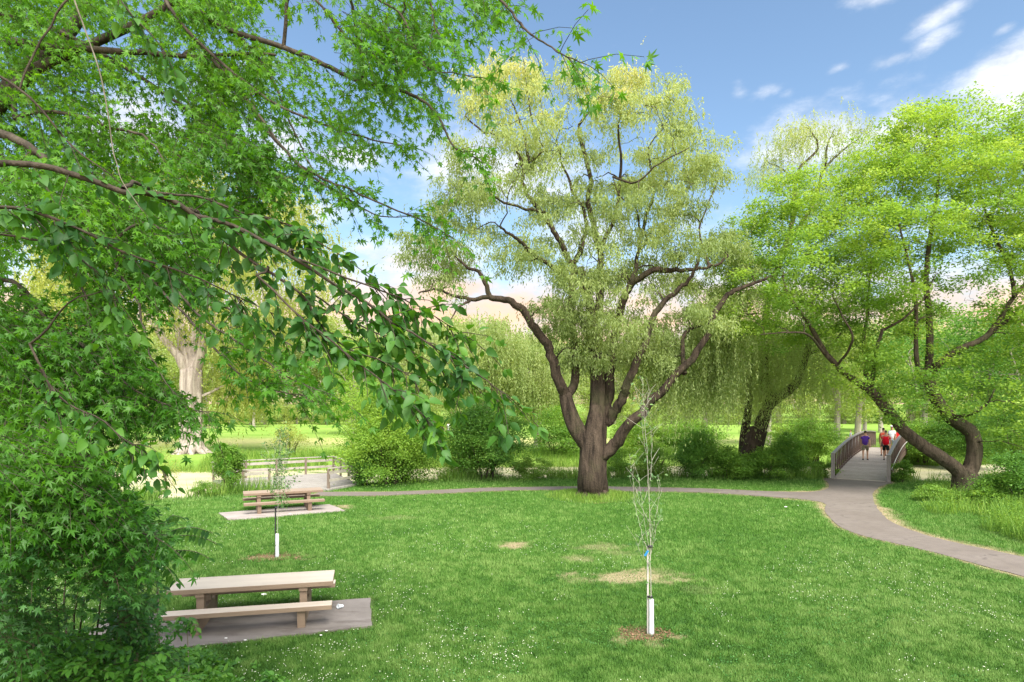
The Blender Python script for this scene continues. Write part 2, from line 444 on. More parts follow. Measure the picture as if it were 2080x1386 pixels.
# ============================================================ the ground
NBX = [-80, -30, -18, -15, -11.5, -9, -6, 0, 10, 16, 20, 24, 35, 80]
NBY = [20, 22.5, 25.4, 26.4, 28.6, 30.8, 33.0, 34.2, 34.8, 34.2, 33.6, 32.2, 31.0, 33]
FTX = [-90, -20, 0, 20, 40, 90]
FTY = [45, 46.8, 50.3, 50.0, 52.5, 56]
def bank_near(X): return np.interp(X, NBX, NBY) + .5 * (vnoise(X * .6, X * 0 + 3, seed=9) - .5)
def bank_far(X): return np.interp(X, FTX, FTY) + .7 * (vnoise(X * .5, X * 0 + 8, seed=4) - .5)
def sstep(x): x = np.clip(x, 0, 1); return x * x * (3 - 2 * x)
WATER_Z = -0.6
def ground_z(X, Y):
    nb, ft = bank_near(X), bank_far(X)
    down = sstep((Y - nb) / 1.8); up = sstep((Y - (ft - 6.0)) / 6.0)
    z = -1.1 * down + 1.2 * up
    z = z + .05 * (vnoise(X * .35, Y * .35, seed=2) - .5) * (Y < nb) * np.clip((nb - Y) / 3, 0, 1)
    z = z + np.clip((Y - ft) / 60, 0, 1) * .1
    return z

PATH_PX = [(650, 1000), (683, 1000), (780, 999.5), (850, 997), (986, 991.7), (1100, 989.5), (1200, 989), (1380, 991.7), (1548, 997.4), (1630, 1000), (1668, 997), (1684, 990), (1680, 979), (1676, 972.5),
           (1740, 970), (1812, 980), (1796, 986), (1778, 996), (1773, 1013), (1792, 1046), (1828, 1068), (1918, 1098), (2080, 1134), (2400, 1197),
           (2400, 1262), (2080, 1171), (2019, 1156), (1918, 1130), (1817, 1105), (1750, 1088), (1703, 1068), (1675, 1038), (1667, 1020), (1548, 1008), (1380, 1000), (1200, 996), (1100, 996), (986, 998.5), (850, 1003.5), (780, 1006.5), (643, 1008)]
PATH = [tuple(G(x, y)[:2]) for x, y in PATH_PX]
PAD1 = [(-2.5, 11.44), (-2.89, 13.07), (-7.5, 11.9), (-7.15, 9.85), (-4.96, 10.55)]
PAD2 = [tuple(G(*p)[:2]) for p in ((444, 1043.6), (465, 1058.4), (700.5, 1038.4), (669.4, 1026.3))]
# bridge frame
BL0 = np.array((17.0, 33.9)); BH = norm(np.array((.5595, .8288))); BW = np.array((BH[1], -BH[0])); BLEN, BWID = 24.7, 2.55
def bridge_z(t): return .05 + .25 * t + 4 * .47 * t * (1 - t)
def bridge_pt(s, w, dz=0.0): t = s / BLEN; p = BL0 + BH * s + BW * w; return np.array((p[0], p[1], bridge_z(t) + dz))
DECK = [(-12.2, 28.75), (-11.2, 29.3), (-8.35, 29.3), (-7.5, 31.2), (-10.1, 36.3), (-15.3, 32.7)]

# worn spots: (px, py, half width px, half height px, straw, soil)
SPOTS = [(1275, 1174, 125, 16, .9, .0), (1190, 1180, 60, 8, .5, 0), (1345, 1168, 40, 14, .4, 0), (1220, 1112, 60, 8, .45, 0), (1172, 1136, 34, 8, .5, 0), (1250, 1125, 50, 8, .35, 0), (1040, 1107, 34, 7, .9, .25), (553, 1133, 60, 9, .3, 1.0),
         (1300, 1291, 50, 14, .35, .7), (1375, 1294, 26, 8, .5, .6), (1262, 1303, 30, 8, .4, .35), (1330, 1310, 36, 9, .3, .3), (700, 1030, 22, 5, .8, .2), (1200, 1008, 60, 9, .1, .9),
         (800, 1052, 60, 5, .2, 0), (1420, 1200, 40, 10, .15, 0)]
def wear(X, Y):
    """straw and soil amounts at ground points"""
    straw = np.zeros(X.shape); soil = np.zeros(X.shape)
    n = fbm(X * 1.7, Y * 1.7, seed=11); n2 = fbm(X * 6, Y * 6, seed=15)
    for (px, py, a, b_, st, so) in SPOTS:
        c = G(px, py); rx = a / F * c[1]; ry = b_ * c[1] ** 2 / (H * F)
        r = np.sqrt(((X - c[0]) / rx) ** 2 + ((Y - c[1]) / ry) ** 2)
        k = np.clip((1.1 - r + (n - .5) * 1.5 + (n2 - .5) * 1.4) * 1.8, 0, 1)
        straw = np.maximum(straw, k * st); soil = np.maximum(soil, k * so)
    near = (X > -14) & (X < 46) & (Y < 40)
    if near.any():
        dp = dist_poly(X[near], Y[near], PATH)
        xs, ys = X[near], Y[near]
        # the camera-side edge of the main path is worn widest
        side = np.where((xs > 11) & (Y[near] < 29), 1.0, .22) * np.where(xs > 12, 1, .8)
        left = ys < np.interp(xs, [13, 15, 18, 24, 40], [31, 22, 19, 16, 12])
        wdt = np.where(left & (xs > 11), .20 + .75 * np.clip((xs - 11.5) / 7, 0, 1), .16)
        k = np.clip(1.15 - dp / wdt + (n[near] - .5) * 1.2 + (n2[near] - .5) * .9, 0, 1)
        straw[near] = np.maximum(straw[near], k * .95); soil[near] = np.maximum(soil[near], np.clip(1 - dp / .14, 0, 1) * .45)
        for pad in (PAD1, PAD2):
            dd = dist_poly(xs, ys, pad); soil[near] = np.maximum(soil[near], np.clip(1 - dd / .1, 0, 1) * .4)
    # the broad pale band across the far field
    band = np.exp(-((Y - 66 - X * .05) / 6.5) ** 2) * np.clip((X + 60) / 20, 0, 1) * np.clip((40 - X) / 30, 0, 1)
    straw = np.maximum(straw, band * (.35 + .9 * n) * .95)
    # bare strip at the water's edge
    ft = bank_far(X); sh = np.exp(-((Y - (ft - 4.3)) / .9) ** 2) * (Y > 38)
    soil = np.maximum(soil, sh * .9)
    return np.clip(straw, 0, 1), np.clip(soil, 0, 1)

def build_ground():
    ys = np.concatenate([np.arange(-6, 7, 1.0), np.arange(7, 40, .2), np.arange(40, 56, .4), 56 * 1.045 ** np.arange(0, 95)])
    xg = 46 * 1.06 ** np.arange(0, 72)
    xs = np.concatenate([-xg[::-1], np.arange(-45.8, 46, .3), xg])
    X, Y = np.meshgrid(xs, ys); Z = ground_z(X, Y)
    st, so = wear(X.ravel(), Y.ravel())
    nx, ny = len(xs), len(ys)
    i = (np.arange(ny - 1)[:, None] * nx + np.arange(nx - 1)[None]).ravel()
    me = np_mesh('ground', np.stack([X, Y, Z], -1).reshape(-1, 3), np.stack([i, i + 1, i + nx + 1, i + nx], -1), smooth=True,
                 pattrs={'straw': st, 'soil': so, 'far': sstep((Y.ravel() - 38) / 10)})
    m, b, out = new_mat('grass_ground')
    o = b.coord('Object')
    n1 = b.noise(o, .35, 5, .6); n2 = b.noise(o, 2.2, 6, .65); n3 = b.noise(o, 28, 4, .7)
    f = b.math('ADD', b.math('MULTIPLY', n1, .45), b.math('ADD', b.math('MULTIPLY', n2, .3), b.math('MULTIPLY', n3, .25)))
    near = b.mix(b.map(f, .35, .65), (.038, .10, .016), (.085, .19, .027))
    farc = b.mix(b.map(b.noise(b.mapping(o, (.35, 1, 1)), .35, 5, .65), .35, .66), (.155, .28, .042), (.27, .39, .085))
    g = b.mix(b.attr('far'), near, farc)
    strawc = b.mix(b.map(n3, .3, .7), (.28, .22, .13), (.44, .37, .24))
    strawc = b.mix(b.attr('far'), strawc, b.mix(n2, (.52, .50, .20), (.64, .55, .27)))
    g = b.mix(b.attr('straw'), g, strawc)
    soilc = b.mix(b.map(n3, .3, .7), (.13, .075, .04), (.30, .21, .13))
    g = b.mix(b.attr('soil'), g, soilc)
    p = principled(b, g, .95, .05, bump=b.math('ADD', n3, b.math('MULTIPLY', n2, .6)), bstr=.6, bdist=.05)
    b.l.new(p.outputs[0], out.inputs[0])
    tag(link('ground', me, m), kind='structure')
build_ground()

def sheet(name, poly, z, mat, kind='structure', smooth=0, dense=0.5, label=None, cat=None):
    pts = catmull(np.array([(x, y, 0) for x, y in poly] + [(poly[0][0], poly[0][1], 0)]), smooth)[:-1] if smooth else np.array([(x, y, 0) for x, y in poly])
    bm = bmesh.new(); vs = [bm.verts.new((p[0], p[1], z)) for p in pts]; f = bm.faces.new(vs)
    bmesh.ops.triangulate(bm, faces=[f]); bmesh.ops.recalc_face_normals(bm, faces=bm.faces[:])
    if bm.faces[0].normal.z < 0: bmesh.ops.reverse_faces(bm, faces=bm.faces[:])
    me = bpy.data.meshes.new(name); bm.to_mesh(me); bm.free()
    return tag(link(name, me, mat), label, cat, kind=kind)

def ragged(poly, step=.12, amp=.05, seed=3):
    """an edge with small bites out of it"""
    out = []
    n = len(poly)
    for i in range(n):
        a, b_ = np.array(poly[i]), np.array(poly[(i + 1) % n]); L = np.linalg.norm(b_ - a); k = max(1, int(L / step)); nn = np.array((-(b_ - a)[1], (b_ - a)[0])) / L
        for j in range(k):
            p = a + (b_ - a) * j / k
            out.append(tuple(p + nn * amp * (vnoise(np.array([p[0] * 4]), np.array([p[1] * 4]), seed=seed)[0] - .5) * 2 * (1 if 0 < j else .3)))
    return out
def asphalt_mat():
    m, b, out = new_mat('worn_asphalt'); o = b.coord('Object')
    n1 = b.noise(o, .5, 5, .6); n2 = b.noise(o, 60, 3, .7); n3 = b.noise(o, 3.5, 6, .65)
    c = b.mix(b.map(n1, .35, .65), (.142, .118, .102), (.19, .162, .144)); c = b.mix(b.map(n3, .45, .7, 0, .55), c, (.10, .084, .076))
    c = b.mix(b.map(n2, .3, .7, 0, .35), c, (.23, .20, .18))
    vo = b.n.new('ShaderNodeTexVoronoi'); vo.feature = 'DISTANCE_TO_EDGE'; vo.inputs['Scale'].default_value = .55
    wv = b.n.new('ShaderNodeVectorMath'); wv.operation = 'ADD'; b.l.new(o, wv.inputs[0]); nv = b.n.new('ShaderNodeTexNoise'); nv.inputs['Scale'].default_value = 1.6; b.l.new(o, nv.inputs['Vector']); b.l.new(nv.outputs['Color'], wv.inputs[1]); b.l.new(wv.outputs[0], vo.inputs['Vector'])
    crack = b.math('MULTIPLY', b.map(vo.outputs['Distance'], .0, .02, 1, 0), b.map(n1, .48, .58))
    c = b.mix(b.math('MULTIPLY', crack, .6), c, (.07, .06, .055))
    p = principled(b, c, .85, .2, bump=n2, bstr=.4, bdist=.01); b.l.new(p.outputs[0], out.inputs[0]); return m
M_ASPH = asphalt_mat()
_pp = catmull(np.array([(x, y, 0) for x, y in PATH] + [(PATH[0][0], PATH[0][1], 0)]), 3)[:-1][:, :2]
PATH_S = ragged([tuple(p) for p in _pp], .25, .035)
def drape(name, poly, step, off, mat):
    """a sheet that follows the ground"""
    bm = bmesh.new(); vs = [bm.verts.new((p[0], p[1], 0)) for p in poly]; f = bm.faces.new(vs)
    xs = [p[0] for p in poly]; yy = [p[1] for p in poly]
    for x in np.arange(min(xs) + step, max(xs), step): bmesh.ops.bisect_plane(bm, geom=bm.verts[:] + bm.edges[:] + bm.faces[:], plane_co=(x, 0, 0), plane_no=(1, 0, 0))
    for y in np.arange(min(yy) + step, max(yy), step): bmesh.ops.bisect_plane(bm, geom=bm.verts[:] + bm.edges[:] + bm.faces[:], plane_co=(0, y, 0), plane_no=(0, 1, 0))
    bmesh.ops.triangulate(bm, faces=bm.faces[:])
    co = np.array([v.co[:] for v in bm.verts]); z = ground_z(co[:, 0], co[:, 1])
    for v, q in zip(bm.verts, z): v.co.z = max(q, -.02) + off
    for fc in bm.faces:
        fc.normal_update()
        if fc.normal.z < 0: fc.normal_flip()
    me = bpy.data.meshes.new(name); bm.to_mesh(me); bm.free()
    return tag(link(name, me, mat), kind='structure')
drape('path', PATH_S, .6, .014, M_ASPH)

def conc_mat(name, a, c, stain, ns=1.5):
    m, b, out = new_mat(name); o = b.coord('Object')
    n1 = b.noise(o, ns, 6, .65); n2 = b.noise(o, 40, 4, .7); n3 = b.noise(b.mapping(o, (.6, 2.2, 1)), 2.0, 5, .6)
    col = b.mix(b.map(n1, .35, .65), a, c); col = b.mix(b.map(n3, .52, .72, 0, .75), col, stain); col = b.mix(b.map(n2, .35, .7, 0, .3), col, c)
    p = principled(b, col, .85, .2, bump=n2, bstr=.25, bdist=.01); b.l.new(p.outputs[0], out.inputs[0]); return m
def pad(name, poly, mat, label):
    mb = MB(); mb.prism(ragged(poly, .15, .02), -.1, .035); o = mb.build(name, mat); tag(o, kind='structure'); return o
pad('concrete_pad', PAD1, conc_mat('stained_concrete', (.165, .145, .132), (.225, .20, .185), (.085, .068, .06)), '')
pad('concrete_pad', PAD2, conc_mat('pale_concrete', (.29, .255, .235), (.36, .32, .295), (.18, .14, .115)), '')

def build_water():
    m, b, out = new_mat('algae_water'); o = b.coord('Object')
    n1 = b.noise(b.mapping(o, (.35, 1, 1)), .6, 5, .6, .4); n2 = b.noise(o, 9, 5, .7)
    c = b.mix(b.map(n1, .38, .62), (.33, .32, .14), (.47, .42, .27)); c = b.mix(b.map(n2, .35, .7, 0, .6), c, (.52, .48, .34))
    patch = b.map(b.noise(b.mapping(o, (.3, 1, 1), loc=(5, 2, 0)), .45, 5, .6), .60, .66)
    p = principled(b, c, b.math('ADD', b.math('MULTIPLY', patch, -.55), .62), .4, bump=n2, bstr=.08, bdist=.02)
    w = principled(b, (.16, .17, .09), .08, .5)
    mx = b.n.new('ShaderNodeMixShader'); b.l.new(patch, mx.inputs[0]); b.l.new(p.outputs[0], mx.inputs[1]); b.l.new(w.outputs[0], mx.inputs[2]); b.l.new(mx.outputs[0], out.inputs[0])
    me = np_mesh('water', np.array([(-90, 15, WATER_Z), (90, 15, WATER_Z), (90, 62, WATER_Z), (-90, 62, WATER_Z)]), np.array([(0, 1, 2, 3)]))
    tag(link('water', me, m), kind='structure')
build_water()

# ------------------------------------------------------------ grass blades and clover
def lawn_points(n, x0=-250, x1=2330, y0=962, y1=1420, mingap=0.0):
    px = RNG.uniform(x0, x1, n); py = RNG.uniform(y0, y1, n)
    d = H * F / (py - YH); X = (px - CX) / F * d; Y = d
    ok = Y < bank_near(X) + 1.0
    ok &= ~in_poly(X, Y, PATH_S)
    for p in (PAD1, PAD2, DECK): ok &= ~in_poly(X, Y, p)
    return X[ok], Y[ok]
def build_grass():
    X, Y = lawn_points(1050000)
    st, so = wear(X, Y)
    keep = RNG.random(len(X)) > np.clip(st * .35 + so * .8, 0, .97); X, Y, st, so = X[keep], Y[keep], st[keep], so[keep]
    n = len(X); Z = ground_z(X, Y)
    tuft = .3 * fbm(X * 1.1, Y * 1.1, seed=21) + .7 * fbm(X * 5.5, Y * 5.5, seed=23, oct=3)
    nb = bank_near(X); edge = np.clip((Y - (nb - 1.3)) / 1.2, 0, 1) * (vnoise(X * 1.2, Y * .3, seed=44))
    h = (.012 + .075 * tuft + .02 * RNG.random(n)) * (1 + 3.0 * edge) * (1 - .5 * st) * (1 + .012 * (Y - 10))
    a = RNG.uniform(0, 2 * PI, n); lean = RNG.random(n) ** 1.2 * 1.0
    w = .0045 + .0035 * RNG.random(n) + .00035 * (Y - 9)
    base = np.stack([X, Y, Z - .005], -1); side = np.stack([np.cos(a), np.sin(a), 0 * a], -1); ld = np.stack([-np.sin(a), np.cos(a), 0 * a], -1)
    tip = base + np.stack([0 * a, 0 * a, h], -1) + ld * (lean * h)[:, None]
    V = np.stack([base - side * w[:, None], base + side * w[:, None], tip], 1).reshape(-1, 3)
    big = fbm(X * .30, Y * .30, seed=31, oct=4)
    tint = np.clip(.1 + .45 * RNG.random(n) + .5 * (big - .5) + 1.7 * (tuft - .5) + .28, 0, 1)
    me = np_mesh('grass', V, np.arange(3 * n).reshape(-1, 3), tint)
    av = me.attributes.new('straw', 'FLOAT', 'FACE'); av.data.foreach_set('value', (np.clip(st + so * .5, 0, 1) * (RNG.random(n) < .8)).astype(np.float32))
    m, b, out = new_mat('grass_blades')
    t = b.attr('tint'); c = b.mix(b.map(t, 0, .5), (.045, .125, .02), (.105, .235, .036)); c = b.mix(b.map(t, .5, 1), c, (.225, .355, .09))
    c = b.mix(b.attr('straw'), c, (.42, .36, .21))
    p = principled(b, c, .6, .25); tr = b.n.new('ShaderNodeBsdfTranslucent'); b.l.new(c, tr.inputs[0])
    mx = b.n.new('ShaderNodeMixShader'); mx.inputs[0].default_value = .35; b.l.new(p.outputs[0], mx.inputs[1]); b.l.new(tr.outputs[0], mx.inputs[2]); b.l.new(mx.outputs[0], out.inputs[0])
    tag(link('grass', me, m), 'short green lawn grass in the foreground', 'grass', kind='stuff')
build_grass()
def build_clover():
    X, Y = lawn_points(34000, -150, 2230, 985, 1410)
    dens = fbm(X * .45, Y * .45, seed=51, oct=4); st, so = wear(X, Y)
    fine = vnoise(X * 2.3, Y * 2.3, seed=53)
    bias = np.interp((X / Y), [-.8, -.2, .1, .35, .8], [.12, .12, .0, -.02, -.12])
    keep = (RNG.random(len(X)) < np.clip((dens - .50 + bias + (fine - .5) * .3) * 2.4, 0, 1)) & (st < .2) & (so < .1)
    keep &= RNG.random(len(X)) < np.interp(Y, [9, 16, 30], [1, .55, .3])
    X, Y = X[keep], Y[keep]; n = len(X); r = RNG.uniform(.0045, .0105, n) * (1 + .012 * (Y - 9))
    z = ground_z(X, Y) + .05 + .05 * RNG.random(n)
    o = np.array([(0, 0, 1), (0, 0, -.8), (1, 0, 0), (-1, 0, 0), (0, 1, 0), (0, -1, 0)]); f = np.array([(0, 2, 4), (0, 4, 3), (0, 3, 5), (0, 5, 2), (1, 4, 2), (1, 3, 4), (1, 5, 3), (1, 2, 5)])
    V = np.stack([X, Y, z], -1)[:, None] + o[None] * r[:, None, None]
    me = np_mesh('clover_flowers', V.reshape(-1, 3), (f[None] + np.arange(n)[:, None, None] * 6).reshape(-1, 3), smooth=True)
    tag(link('clover_flowers', me, plain_mat('clover_white', (.72, .74, .58), .8, .1)), 'white clover flowers scattered through the lawn', 'flowers', kind='stuff')
    # broad clover and weed leaves
    X, Y = lawn_points(60000, -150, 2230, 1000, 1410); k = fbm(X * .8, Y * .8, seed=61) > .52; X, Y = X[k], Y[k]; n = len(X)
    P = np.stack([X, Y, ground_z(X, Y) + .02 + .03 * RNG.random(n)], -1); N = rand_dirs(n, 2.2); A = rand_dirs(n)
    o = leafcloud('clover_leaves', T_rhomb(.9), P, A, N, RNG.uniform(.015, .035, n), leaf_mat('clover_leaf', (.045, .15, .03), (.08, .22, .05), (.14, .30, .07), .3), None)
    tag(o, 'low clover leaves growing among the lawn grass', 'clover', kind='stuff')
build_clover()

# ============================================================ built things
M_TABLE = plain_mat('painted_concrete_tan', (.30, .22, .155), .75, .25, col2=(.235, .17, .12), nscale=3.0, bstr=.08, stretch=(.5, 2, 2))
M_TOP = plain_mat('weathered_table_top', (.60, .52, .43), .65, .3, col2=(.48, .405, .33), nscale=1.6, bstr=.05, stretch=(.4, 2.5, 1))
M_TOPB = plain_mat('brown_table_top', (.33, .25, .19), .7, .3, col2=(.26, .195, .145), nscale=1.6, bstr=.05, stretch=(.4, 2.5, 1))
M_TABLEB = plain_mat('painted_concrete_brown', (.24, .17, .12), .75, .25, col2=(.18, .125, .09), nscale=3.0, bstr=.08)
def picnic_table(loc, ang, label, mt, mtop, base=.035, group='picnic tables', L=2.79):
    t = thing('picnic_table', label, 'picnic table', (loc[0], loc[1], 0), group, ang)
    P = lambda nm, mb, m: link_local(nm, mb, m, t)
    tops = [P('tabletop', MB().box((0, 0, .70), (L, .82, .085), bev=.012), mtop)] + [P('seat', MB().box((0, s * .70, .395), (L, .29, .08), bev=.01), mtop) for s in (-1, 1)]
    for o in tops:                                   # the sides keep the paint that the tops have lost
        o.data.materials.append(mt)
        for p in o.data.polygons: p.material_index = 0 if abs(p.normal.z) > .6 else 1
    P('beam', MB().box((0, 0, .60), (1.60, .10, .11), bev=.005), mt)
    for s in (-1, 1):
        x = s * .87
        mb = MB(); th = .13
        prof = [(-.72, base - .03), (.72, base - .03), (.80, .352), (-.80, .352)]
        o = len(mb.V)
        for dx in (-th / 2, th / 2):
            for (y, z) in prof: mb.V.append((x + dx, y, z))
        mb.F += [[o, o + 1, o + 2, o + 3], [o + 7, o + 6, o + 5, o + 4]] + [[o + i, o + 4 + i, o + 4 + (i + 1) % 4, o + (i + 1) % 4] for i in range(4)]
        for y in (-.27, .27): mb.box((x, y, .465), (.125, .13, .23), bev=.004)
        mb.box((x, 0, .62), (.15, .76, .072), bev=.006)
        P('leg', mb, mt)
    return t
def link_local(nm, mb, m, parent, smooth=False):
    o = mb.build(nm, m, None, smooth); o.parent = parent; return o
picnic_table((-4.74, 11.83), math.radians(13.05), 'tan concrete picnic table on the stained grey pad nearest the camera', M_TABLE, M_TOP)
picnic_table((-8.57, 24.0), math.radians(24.0), 'reddish brown picnic table on the pale pad in front of the wooden deck', M_TABLEB, M_TOPB)
ft_ = G(428, 872, .1); picnic_table((ft_[0], ft_[1]), math.radians(4), 'small distant picnic table just right of the big grey trunk', M_TABLEB, M_TOP, 0.1)
ft_ = G(893, 901, .1); picnic_table((ft_[0], ft_[1]), math.radians(-3), 'distant picnic table in the far field seen through the gap between bushes', M_TABLEB, M_TOP, 0.1)

# litter on the pad
def lay(o, label, cat, group=None): return tag(o, label, cat, group)
c = G(692, 1236, .035)
cup = thing('paper_cup', 'white paper cup lying on the near concrete pad', 'cup', (c[0], c[1], .078))
b_ = MB().lathe((0, 0, 0), [(.028, -.05), (.0285, -.049), (.042, .055), (.0435, .058), (.040, .056), (.027, -.045)], 20)
cu = link_local('cup_body', b_, plain_mat('white_paper', (.80, .84, .88), .5, .3), cup, True)
lid = link_local('lid', MB().lathe((0, 0, .058), [(.046, 0), (.046, .008), (.036, .012), (.034, .008), (.012, .008)], 20), plain_mat('lid_white', (.7, .76, .82), .4, .4), cup, True)
cup.rotation_euler = (math.radians(80), 0, math.radians(-35))
M_BIT = plain_mat('litter_white', (.82, .80, .76), .7, .2)
bits = [(663, 1282, 'white scrap of paper on the pad right of the table leg'), (459, 1297, 'tiny white scrap on the pad under the left end of the bench'), (498, 1301, 'small white scrap near the front edge of the pad'), (652, 1291, 'small white scrap at the grassy front edge of the pad'),
        (536, 1208, 'crumpled white tissue on the grass behind the near picnic table'), (589, 1044, 'small white scrap on the pale pad under the far picnic table'), (1596, 1030, 'white scrap on the lawn left of the path junction'), (1621, 1027, 'tiny white scrap on the lawn just beside the path junction')]
for i, (x, y, lb) in enumerate(bits):
    z = .035 if i in (0, 1, 2, 5) else .045
    p = G(x, y, z); bm = bmesh.new(); bmesh.ops.create_icosphere(bm, subdivisions=2, radius=.02 if i not in (4, 6) else .045)
    for v in bm.verts: v.co = Vector((v.co.x * 1.3, v.co.y * .8, v.co.z * .4)) * (1 + .5 * (vnoise(np.array([v.co.x * 90 + i]), np.array([v.co.y * 90]), np.array([v.co.z * 90]))[0] - .5))
    me = bpy.data.meshes.new('paper_scrap'); bm.to_mesh(me); bm.free(); o = link('paper_scrap', me, M_BIT); o.location = (p[0], p[1], z + .006)
    lay(o, lb, 'litter', 'scraps of litter')

# ------------------------------------------------------------ wooden deck over the stream
def wood_mat(name, a, c, ns=3, stretch=(1, 1, 1), plank=None, rot=0.0):
    m, b, out = new_mat(name); o = b.coord('Object')
    n = b.noise(b.mapping(o, stretch), ns, 6, .65); col = b.mix(b.map(n, .3, .7), a, c); bump = n
    if plank:
        v = b.mapping(o, (1, 1, 1), (0, 0, rot)); sp = b.n.new('ShaderNodeSeparateXYZ'); b.l.new(v, sp.inputs[0])
        q = b.math('DIVIDE', sp.outputs[0], plank); fr = b.math('FRACT', q); fl = b.math('FLOOR', q)
        wn_ = b.n.new('ShaderNodeTexWhiteNoise'); wn_.noise_dimensions = '1D'; b.l.new(fl, wn_.inputs['W'])
        col = b.mix(b.math('MULTIPLY', wn_.outputs[0], .45), col, tuple(x * .72 for x in a))
        gap = b.math('LESS_THAN', fr, .07); col = b.mix(b.math('MULTIPLY', gap, .75), col, (.05, .04, .035)); bump = b.math('SUBTRACT', n, gap)
    p = principled(b, col, .85, .15, bump=bump, bstr=.3, bdist=.01); b.l.new(p.outputs[0], out.inputs[0]); return m
M_DECK = wood_mat('pale_deck_boards', (.29, .265, .24), (.37, .345, .32), 2, (1, 1, 1), .15, -math.atan2(3.6, 5.2) + PI / 2)
M_RAILW = wood_mat('weathered_rail', (.28, .25, .21), (.42, .38, .33), 4)
M_POSTW = wood_mat('brown_post', (.14, .105, .08), (.23, .18, .14), 5, (1, 1, .3))
def build_deck():
    t = thing('viewing_deck', 'wooden viewing deck with plank railings jutting over the stream', 'deck', (-11, 31, 0))
    MB().prism(DECK, .0, .09).build('deck_floor', M_DECK, t)
    MB().prism([(p[0] * .99 - .1, p[1] * .998 + .05) for p in DECK], -.22, -.001).build('joists', M_POSTW, t)
    A = np.array
    P = [A(p) for p in DECK]
    # sections of railing: (from, to, number of posts)
    secs = [(P[5], P[4], 5), (P[4], P[3], 4), (A((-12.15, 28.85)), A((-11.2, 29.5)), 2), (A((-8.42, 29.45)), A((-7.58, 31.1)), 2), (P[5], A((-12.3, 28.9)), 3)]
    done = []
    for (a, b, k) in secs:
        d = (b - a) / np.linalg.norm(b - a)
        nrm = np.array((-d[1], d[0]))
        for j in range(k):
            q = a + (b - a) * j / (k - 1); q = q + (A((-11, 31.8)) - q) * .012
            if any(np.linalg.norm(q - e) < .3 for e in done): continue
            done.append(q)
            zb = -1.1 if q[1] > 30.5 or q[0] < -13 else -.2
            MB().box((q[0], q[1], (zb + .98) / 2), (.10, .10, .98 - zb), np.array([[d[0], nrm[0], 0], [d[1], nrm[1], 0], [0, 0, 1]]), .008).build('post', M_POSTW, t)
        off = nrm * 0.0
        for z, w, h_ in ((1.0, .15, .04), (.80, .04, .14), (.45, .04, .12)):
            lift = .004 * len(done) % .012
            MB().bar(A((a[0], a[1], z + lift)), A((b[0], b[1], z + lift)), w, h_, .004).build('rail', M_RAILW, t)
build_deck()

# ------------------------------------------------------------ foot bridge
M_BRD = wood_mat('bridge_boards', (.31, .265, .23), (.42, .37, .325), 3, (1, 1, 1), .28, -math.atan2(BH[1], BH[0]))
M_BRR = plain_mat('bridge_brown_steel', (.085, .055, .045), .6, .35, col2=(.13, .085, .07), nscale=6)
M_BRC = plain_mat('bridge_grey_cap', (.25, .22, .21), .5, .4, col2=(.19, .165, .155), nscale=4)
def build_bridge():
    t = thing('foot_bridge', 'arched footbridge with brown picket railings over the stream', 'bridge', (BL0[0], BL0[1], 0))
    S = np.linspace(0, BLEN, 49)
    def strip(w0, w1, z0, z1):
        V = []; Fc = []
        for s in S:
            for (w, z) in ((w0, z0), (w1, z0), (w1, z1), (w0, z1)): V.append(bridge_pt(s, w, z))
        for i in range(len(S) - 1):
            o = i * 4
            for j in range(4): Fc.append([o + j, o + (j + 1) % 4, o + 4 + (j + 1) % 4, o + 4 + j])
        Fc += [[0, 1, 2, 3], [len(V) - 1, len(V) - 2, len(V) - 3, len(V) - 4]]
        mb = MB(); mb.V = [tuple(v) for v in V]; mb.F = Fc; return mb
    strip(0.02, BWID - .02, -.07, 0).build('deck_floor', M_BRD, t)
    for w in (-.06, BWID - .06 + .04):
        strip(w - .02, w + .06, -.32, .02).build('side_beam', M_BRR, t)
    for side, w in (('l', 0.0), ('r', BWID)):
        strip(w - .08, w + .08, 1.26, 1.33).build('top_rail', M_BRC, t)
        strip(w - .025, w + .025, .10, .15).build('rail', M_BRR, t)
        k = 28
        for i in range(k):
            s0, s1 = i * BLEN / k, (i + 1) * BLEN / k
            if i: MB().bar(bridge_pt(s0, w, .02), bridge_pt(s0, w, 1.26), .09, .07, 0, (BH[0], BH[1], 0)).build('truss_post', M_BRR, t)
            lo, hi = (s0 + .06, s1 - .05) if i < k / 2 else (s1 - .06, s0 + .05)
            MB().bar(bridge_pt(lo, w + .005, .14), bridge_pt(hi, w + .005, 1.25), .03, .04, 0, (BH[0], BH[1], 0)).build('truss_brace', M_BRC if i % 2 else M_BRR, t)
        for s in (0, BLEN):
            a = bridge_pt(s, w, -.5); b = bridge_pt(s, w, 1.34); MB().bar(a, b, .17, .17, .008, (BH[0], BH[1], 0)).build('end_post', M_BRC if s == 0 else M_BRR, t)
    T = Tubes(); T.add([bridge_pt(s, BWID + .13, .62) for s in S], .022, 6); T.build('handrail', plain_mat('pale_pipe', (.60, .56, .54), .4, .5), t)
build_bridge()

